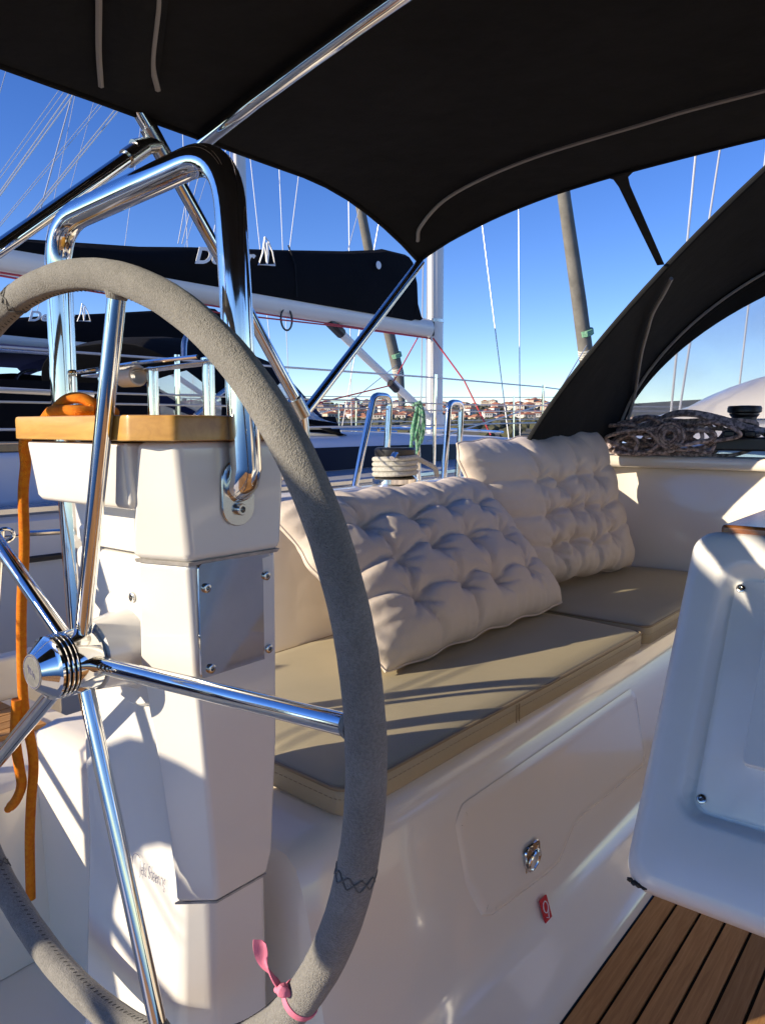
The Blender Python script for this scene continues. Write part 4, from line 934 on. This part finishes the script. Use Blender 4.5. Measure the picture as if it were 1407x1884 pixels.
    for x, zt, wd in ((1.4, 2.145, .06), (2.1, 2.15, .085), (3.0, 2.26, .10), (3.41, 2.33, .105), (4.2, 2.45, .11), (5.0, 2.58, .12), (5.43, 2.665, .12), (5.52, 2.69, .12), (5.87, 2.70, .11), (5.93, 2.66, .11), (5.90, 2.50, .11), (6.02, 2.16, .10)):
        b_ = bz(x) + (.03 if x < 5.88 else .05); zt = max(zt, b_ + .03)
        sag = .012 * math.sin(x * 7)
        rows.append([O + Vector((x, y_, z)) for y_, z in ((-wd * .75, b_), (-wd, b_ + (zt - b_) * .25), (-wd * .9, b_ + (zt - b_) * .6 + sag), (-wd * .45, zt - .03), (0, zt), (wd * .45, zt - .03), (wd * .9, b_ + (zt - b_) * .6), (wd, b_ + (zt - b_) * .25), (wd * .75, b_))])
    cvr = obj('sail_cover', *loft(rows), M['canvas2'], t, angle=40)
    if lettered:
        # pressed-on white lettering and a small sail emblem, on the starboard side
        V, F = text_mesh('Dehler', letter_size, .30, letter_size * .030, .002); V = [Vector((v.x * 1.25, v.y, v.z)) for v in V]
        x0, z0, slope = letter_x
        side = Vector((1, 0, slope)).normalized(); upd = Vector((0, .02, 1)).normalized()
        yo = O.y - .132
        obj('lettering', place(V, (O.x + x0, yo, z0), side, upd), F, M['white'], cvr, smooth=False)
        L = letter_size * 1.12; ex0 = x0 + .575
        mb = MB()
        for tri in (((0, 0), (.26, .50), (.42, 1.18), (.62, 1.02), (.86, .55), (.98, 0)), ((.40, .98), (.47, .5), (.50, .02)), ((.50, .02), (.60, .45), (.56, .95))):
            pts = [Vector(place([(p[0] * L, p[1] * L, 0)], (O.x + ex0, yo - .004, z0 + (ex0 - x0) * slope), side, upd)[0]) for p in tri]
            mb.add(*tube(pts, .058 * L, 6, closed=len(tri) > 3, flat=.6))
        mb.build('emblem', M['white'], cvr)
        obj('badge_disc', *frame_lathe([(.035, 0), (.033, .003), (.01, .004)], O + Vector((5.32, -.125, 2.50)), (0, -1, 0), 16), M['hull'], cvr)
    for x in (4.32, 5.52): obj('cover_strap', *tube([O + Vector((x, -.118, bz(x) + .05)), O + Vector((x, -.10, bz(x) + .3)), O + Vector((x, -.03, bz(x) + .45 + (x - 4.32) * .13))], .006, 6), M['canvas'], cvr)
    # vang, control lines under the boom
    vg = obj('vang', *tube([O + Vector((4.95, 0, 1.90)), O + Vector((5.35, 0, 1.68)), O + Vector((6.28, 0, 1.20))], .036, 10), M['alu'], t)
    obj('vang_end', *tube([O + Vector((4.80, 0, 1.985)), O + Vector((4.97, 0, 1.89))], .045, 10), M['black'], vg)
    obj('vang_block', *tube([O + Vector((5.58, -.05, 1.50)), O + Vector((5.68, -.05, 1.44))], .035, 8), M['black'], vg)
    obj('vang_line', *tube([O + Vector((6.05, -.02, 1.95)), O + Vector((5.6, -.05, 1.48)), O + Vector((4.1, -.2, 1.22))], .006, 6), M['red_rope'], vg)
    obj('reef_line', *tube([O + Vector((6.2, -.06, 1.955)), O + Vector((4.9, -.08, 1.935)), O + Vector((3.6, -.08, 1.90)), O + Vector((1.5, -.08, 1.935))], .006, 6), M['red_rope'], t)
    obj('reef_line', *tube([O + Vector((6.2, -.03, 1.965)), O + Vector((4.2, -.05, 1.945)), O + Vector((1.5, -.05, 1.95))], .006, 6), M['red_rope'], t)
    obj('mast_line', *tube([O + Vector((6.22, -.08, 1.96)), O + Vector((6.45, -.3, 1.55)), O + Vector((6.55, -.55, 1.02))], .008, 6), M['red_rope'], t)
    obj('boom_loop', *tube([O + Vector((4.26 + .06 * math.cos(a), -.06, 1.93 + .085 * math.sin(a))) for a in [2 * math.pi * k / 20 for k in range(20)]], .008, 6, closed=True), M['black'], t)
    for k in range(3): obj('halyard', *tube([O + Vector((mx - .14 - .03 * k, -.05 + .04 * k, 1.0)), O + Vector((mx - .10, 0, 12))], .006, 6), M['wire'], t)
    # headsail rolled on its stay
    obj('rolled_headsail', *tube([O + Vector((10.12, 0, 1.5)), O + Vector((10.0, 0, 2.05)), O + Vector((9.72, 0, 2.75)), O + Vector((9.2, 0, 3.95)), O + Vector((8.2, 0, 7)), O + Vector((6.5, 0, 13.5))], lambda q: .055 if q < .12 else .10 if q < .3 else .105 - .08 * (q - .3), 12), M['sunstrip'], t)
    for z in range(4): obj('lashing', *tube([O + Vector((10.0 - .012 * z, 0, 2.04 + .03 * z)), O + Vector((9.99 - .012 * z, 0, 2.06 + .03 * z))], .10, 12), M['cream'], t)
    obj('sheet_knot', *tube([O + Vector((9.90, -.03, 2.33)), O + Vector((9.87, -.03, 2.40))], .108, 10), M['green'], t)
    obj('headsail_sheet', *tube([O + Vector((9.9, -.05, 2.2)), O + Vector((7.8, -.6, 1.38)), O + Vector((4.4, -1.3, 1.0))], .007, 6), M['wire'], t)
    # standing rigging, lifts and lazy lines
    rig = [((mx - .1, -1.02, .95), (mx - .25, -.95, 6.0), .007), ((mx - .25, -.95, 6.0), (mx - .1, 0, 15.0), .006), ((mx - .3, -1.02, .95), (mx, -.05, 5.9), .007), ((mx - .1, 1.02, .95), (mx - .25, .95, 6.0), .007), ((mx - .25, .95, 6.0), (mx - .1, 0, 15.0), .006), ((mx - .3, 1.02, .95), (mx, .05, 5.9), .007),
           ((-1.7, -.6, .9), (mx - .12, 0, 15.3), .006), ((-1.7, .6, .9), (mx - .12, 0, 15.3), .006),
           ((1.9, -.1, 2.1), (mx, -.08, 8.62), .006), ((1.95, .1, 2.1), (mx, .08, 8.75), .006), ((2.15, -.1, 2.16), (mx, -.08, 7.56), .006), ((2.2, .1, 2.16), (mx, .08, 7.6), .006), ((2.30, 0, 2.2), (mx, 0, 14.68), .006),
           ((3.27, -.05, 2.32), (mx, -.05, 14.5), .005), ((3.40, .08, 2.36), (mx, .05, 11.57), .005), ((4.33, -.03, 2.46), (mx, 0, 13.0), .005), ((5.06, 0, 2.6), (mx, 0, 5.86), .005)]
    for a, b, r_ in rig: obj('rigging_wire', *tube([O + Vector(a), O + Vector(b)], r_ * .68, 5), M['wire'], t)
    for sgn in (-1, 1):
        for x in (-1.4, .3, 2.0, 3.9, 5.8, 7.6, 9.0): obj('stanchion', *tube([O + Vector((x, sgn * (half(x) - .06), sheer(x))), O + Vector((x, sgn * (half(x) - .05), sheer(x) + .62))], .012, 8), M['chrome'], t)
        for hh in (.31, .60): obj('lifeline', *tube([O + Vector((x, sgn * (half(x) - .05), sheer(x) + hh)) for x in (-1.4, .3, 2.0, 3.9, 5.8, 7.6, 9.0, 10.0)], .005, 6), M['wire'], t)
    # sprayhood of black canvas with a clear front
    rows = []
    for x, h_, wd, zb in ((2.62, 1.60, .98, 1.12), (2.75, 1.645, .98, 1.12), (2.95, 1.665, .98, 1.12), (3.25, 1.655, .98, 1.12), (3.52, 1.61, .98, 1.14), (3.72, 1.55, .98, 1.2)):
        ln = .75 * max(0, (x - 2.8) / .9) - .40 * max(0, (2.9 - x) / .28)
        rw = [(arch(-1 + k / 16, wd, h_, zb, 3.2)) for k in range(33)]; rows.append([O + Vector((x - ln * (1 - (z - zb) / (h_ - zb)) ** 1.3, y_, z)) for y_, z in rw])
    hd = obj('sprayhood', *sheet(rows, .004), M['canvas2'], t, angle=60)
    base = [O + Vector((4.12 - .25 * abs(-1 + k / 16) ** 3, (-1 + k / 16) * .99, 1.12)) for k in range(33)]
    obj('hood_window', *grid([rows[-1], [a.lerp(b, .5) for a, b in zip(rows[-1], base)], base]), M['vinylwin2'], hd)
    obj('hood_skirt', *sheet([[p + Vector((-.55 * (abs(k - 16) > 13), 0, .05)) for k, p in enumerate(base)], [p + Vector((.03, 0, -.08)) for p in base]], .004), M['canvas2'], hd)
    for s0, ya in ((-1, -.45), (1, .45)): obj('hood_strap', *sheet([[rows[-1][16 + s0 * 9] + Vector((0, 0, 0)), rows[-1][16 + s0 * 11]], [base[16 + s0 * 9] + Vector((.01, 0, .01)), base[16 + s0 * 11] + Vector((.01, 0, .01))]], .006), M['navy'], hd)
    obj('hood_handle', *tube(smooth_path([O + Vector(p) for p in ((2.60, -.96, 1.46), (2.66, -.90, 1.58), (2.80, -.80, 1.655), (2.95, -.72, 1.675))], 5), .016, 8), M['steel'], hd)
    obj('hood_handle', *tube(smooth_path([O + Vector(p) for p in ((2.62, -1.02, 1.16), (2.80, -1.01, 1.28), (2.98, -1.0, 1.38), (3.15, -.985, 1.46))], 5), .014, 8), M['steel'], hd)
    # black weather cloths along the cockpit
    for sgn in (-1, 1):
        obj('side_cloth', *sheet([[O + Vector((x, sgn * 1.30, z)) for x in (-1.2, -.2, .8, 1.6, 2.2)] for z in (1.04, 1.12, 1.2, 1.29)], .004), M['canvas2'], t)
    if not detail:
        rows = [[O + Vector((x, yy, 1.93 - .10 * (yy / 1.2) ** 2 - (.10 if abs(x - 2.0) > 1.75 else 0))) for yy in (-1.2, -.9, -.5, 0, .5, .9, 1.2)] for x in (-1.0, -.6, .6, 1.6, 2.6, 3.7, 3.8)]
        obj('blue_awning', *sheet(rows, .02), M['navy'], t)
        obj('awning_bow', *tube([O + Vector((x, -1.22, 1.80)) for x in (-1.0, 1.0, 3.8)], .02, 8), M['steel'], t)
    return t
sailboat(0, 0, 'nearer white sailboat with black boom cover, moored alongside', True, .15, (3.335, 2.195, .14), True)
sailboat(1.02, 4.0, 'farther white sailboat beyond the nearer one, with a dark blue awning', True, .15, (3.19, 2.245, .10), False)
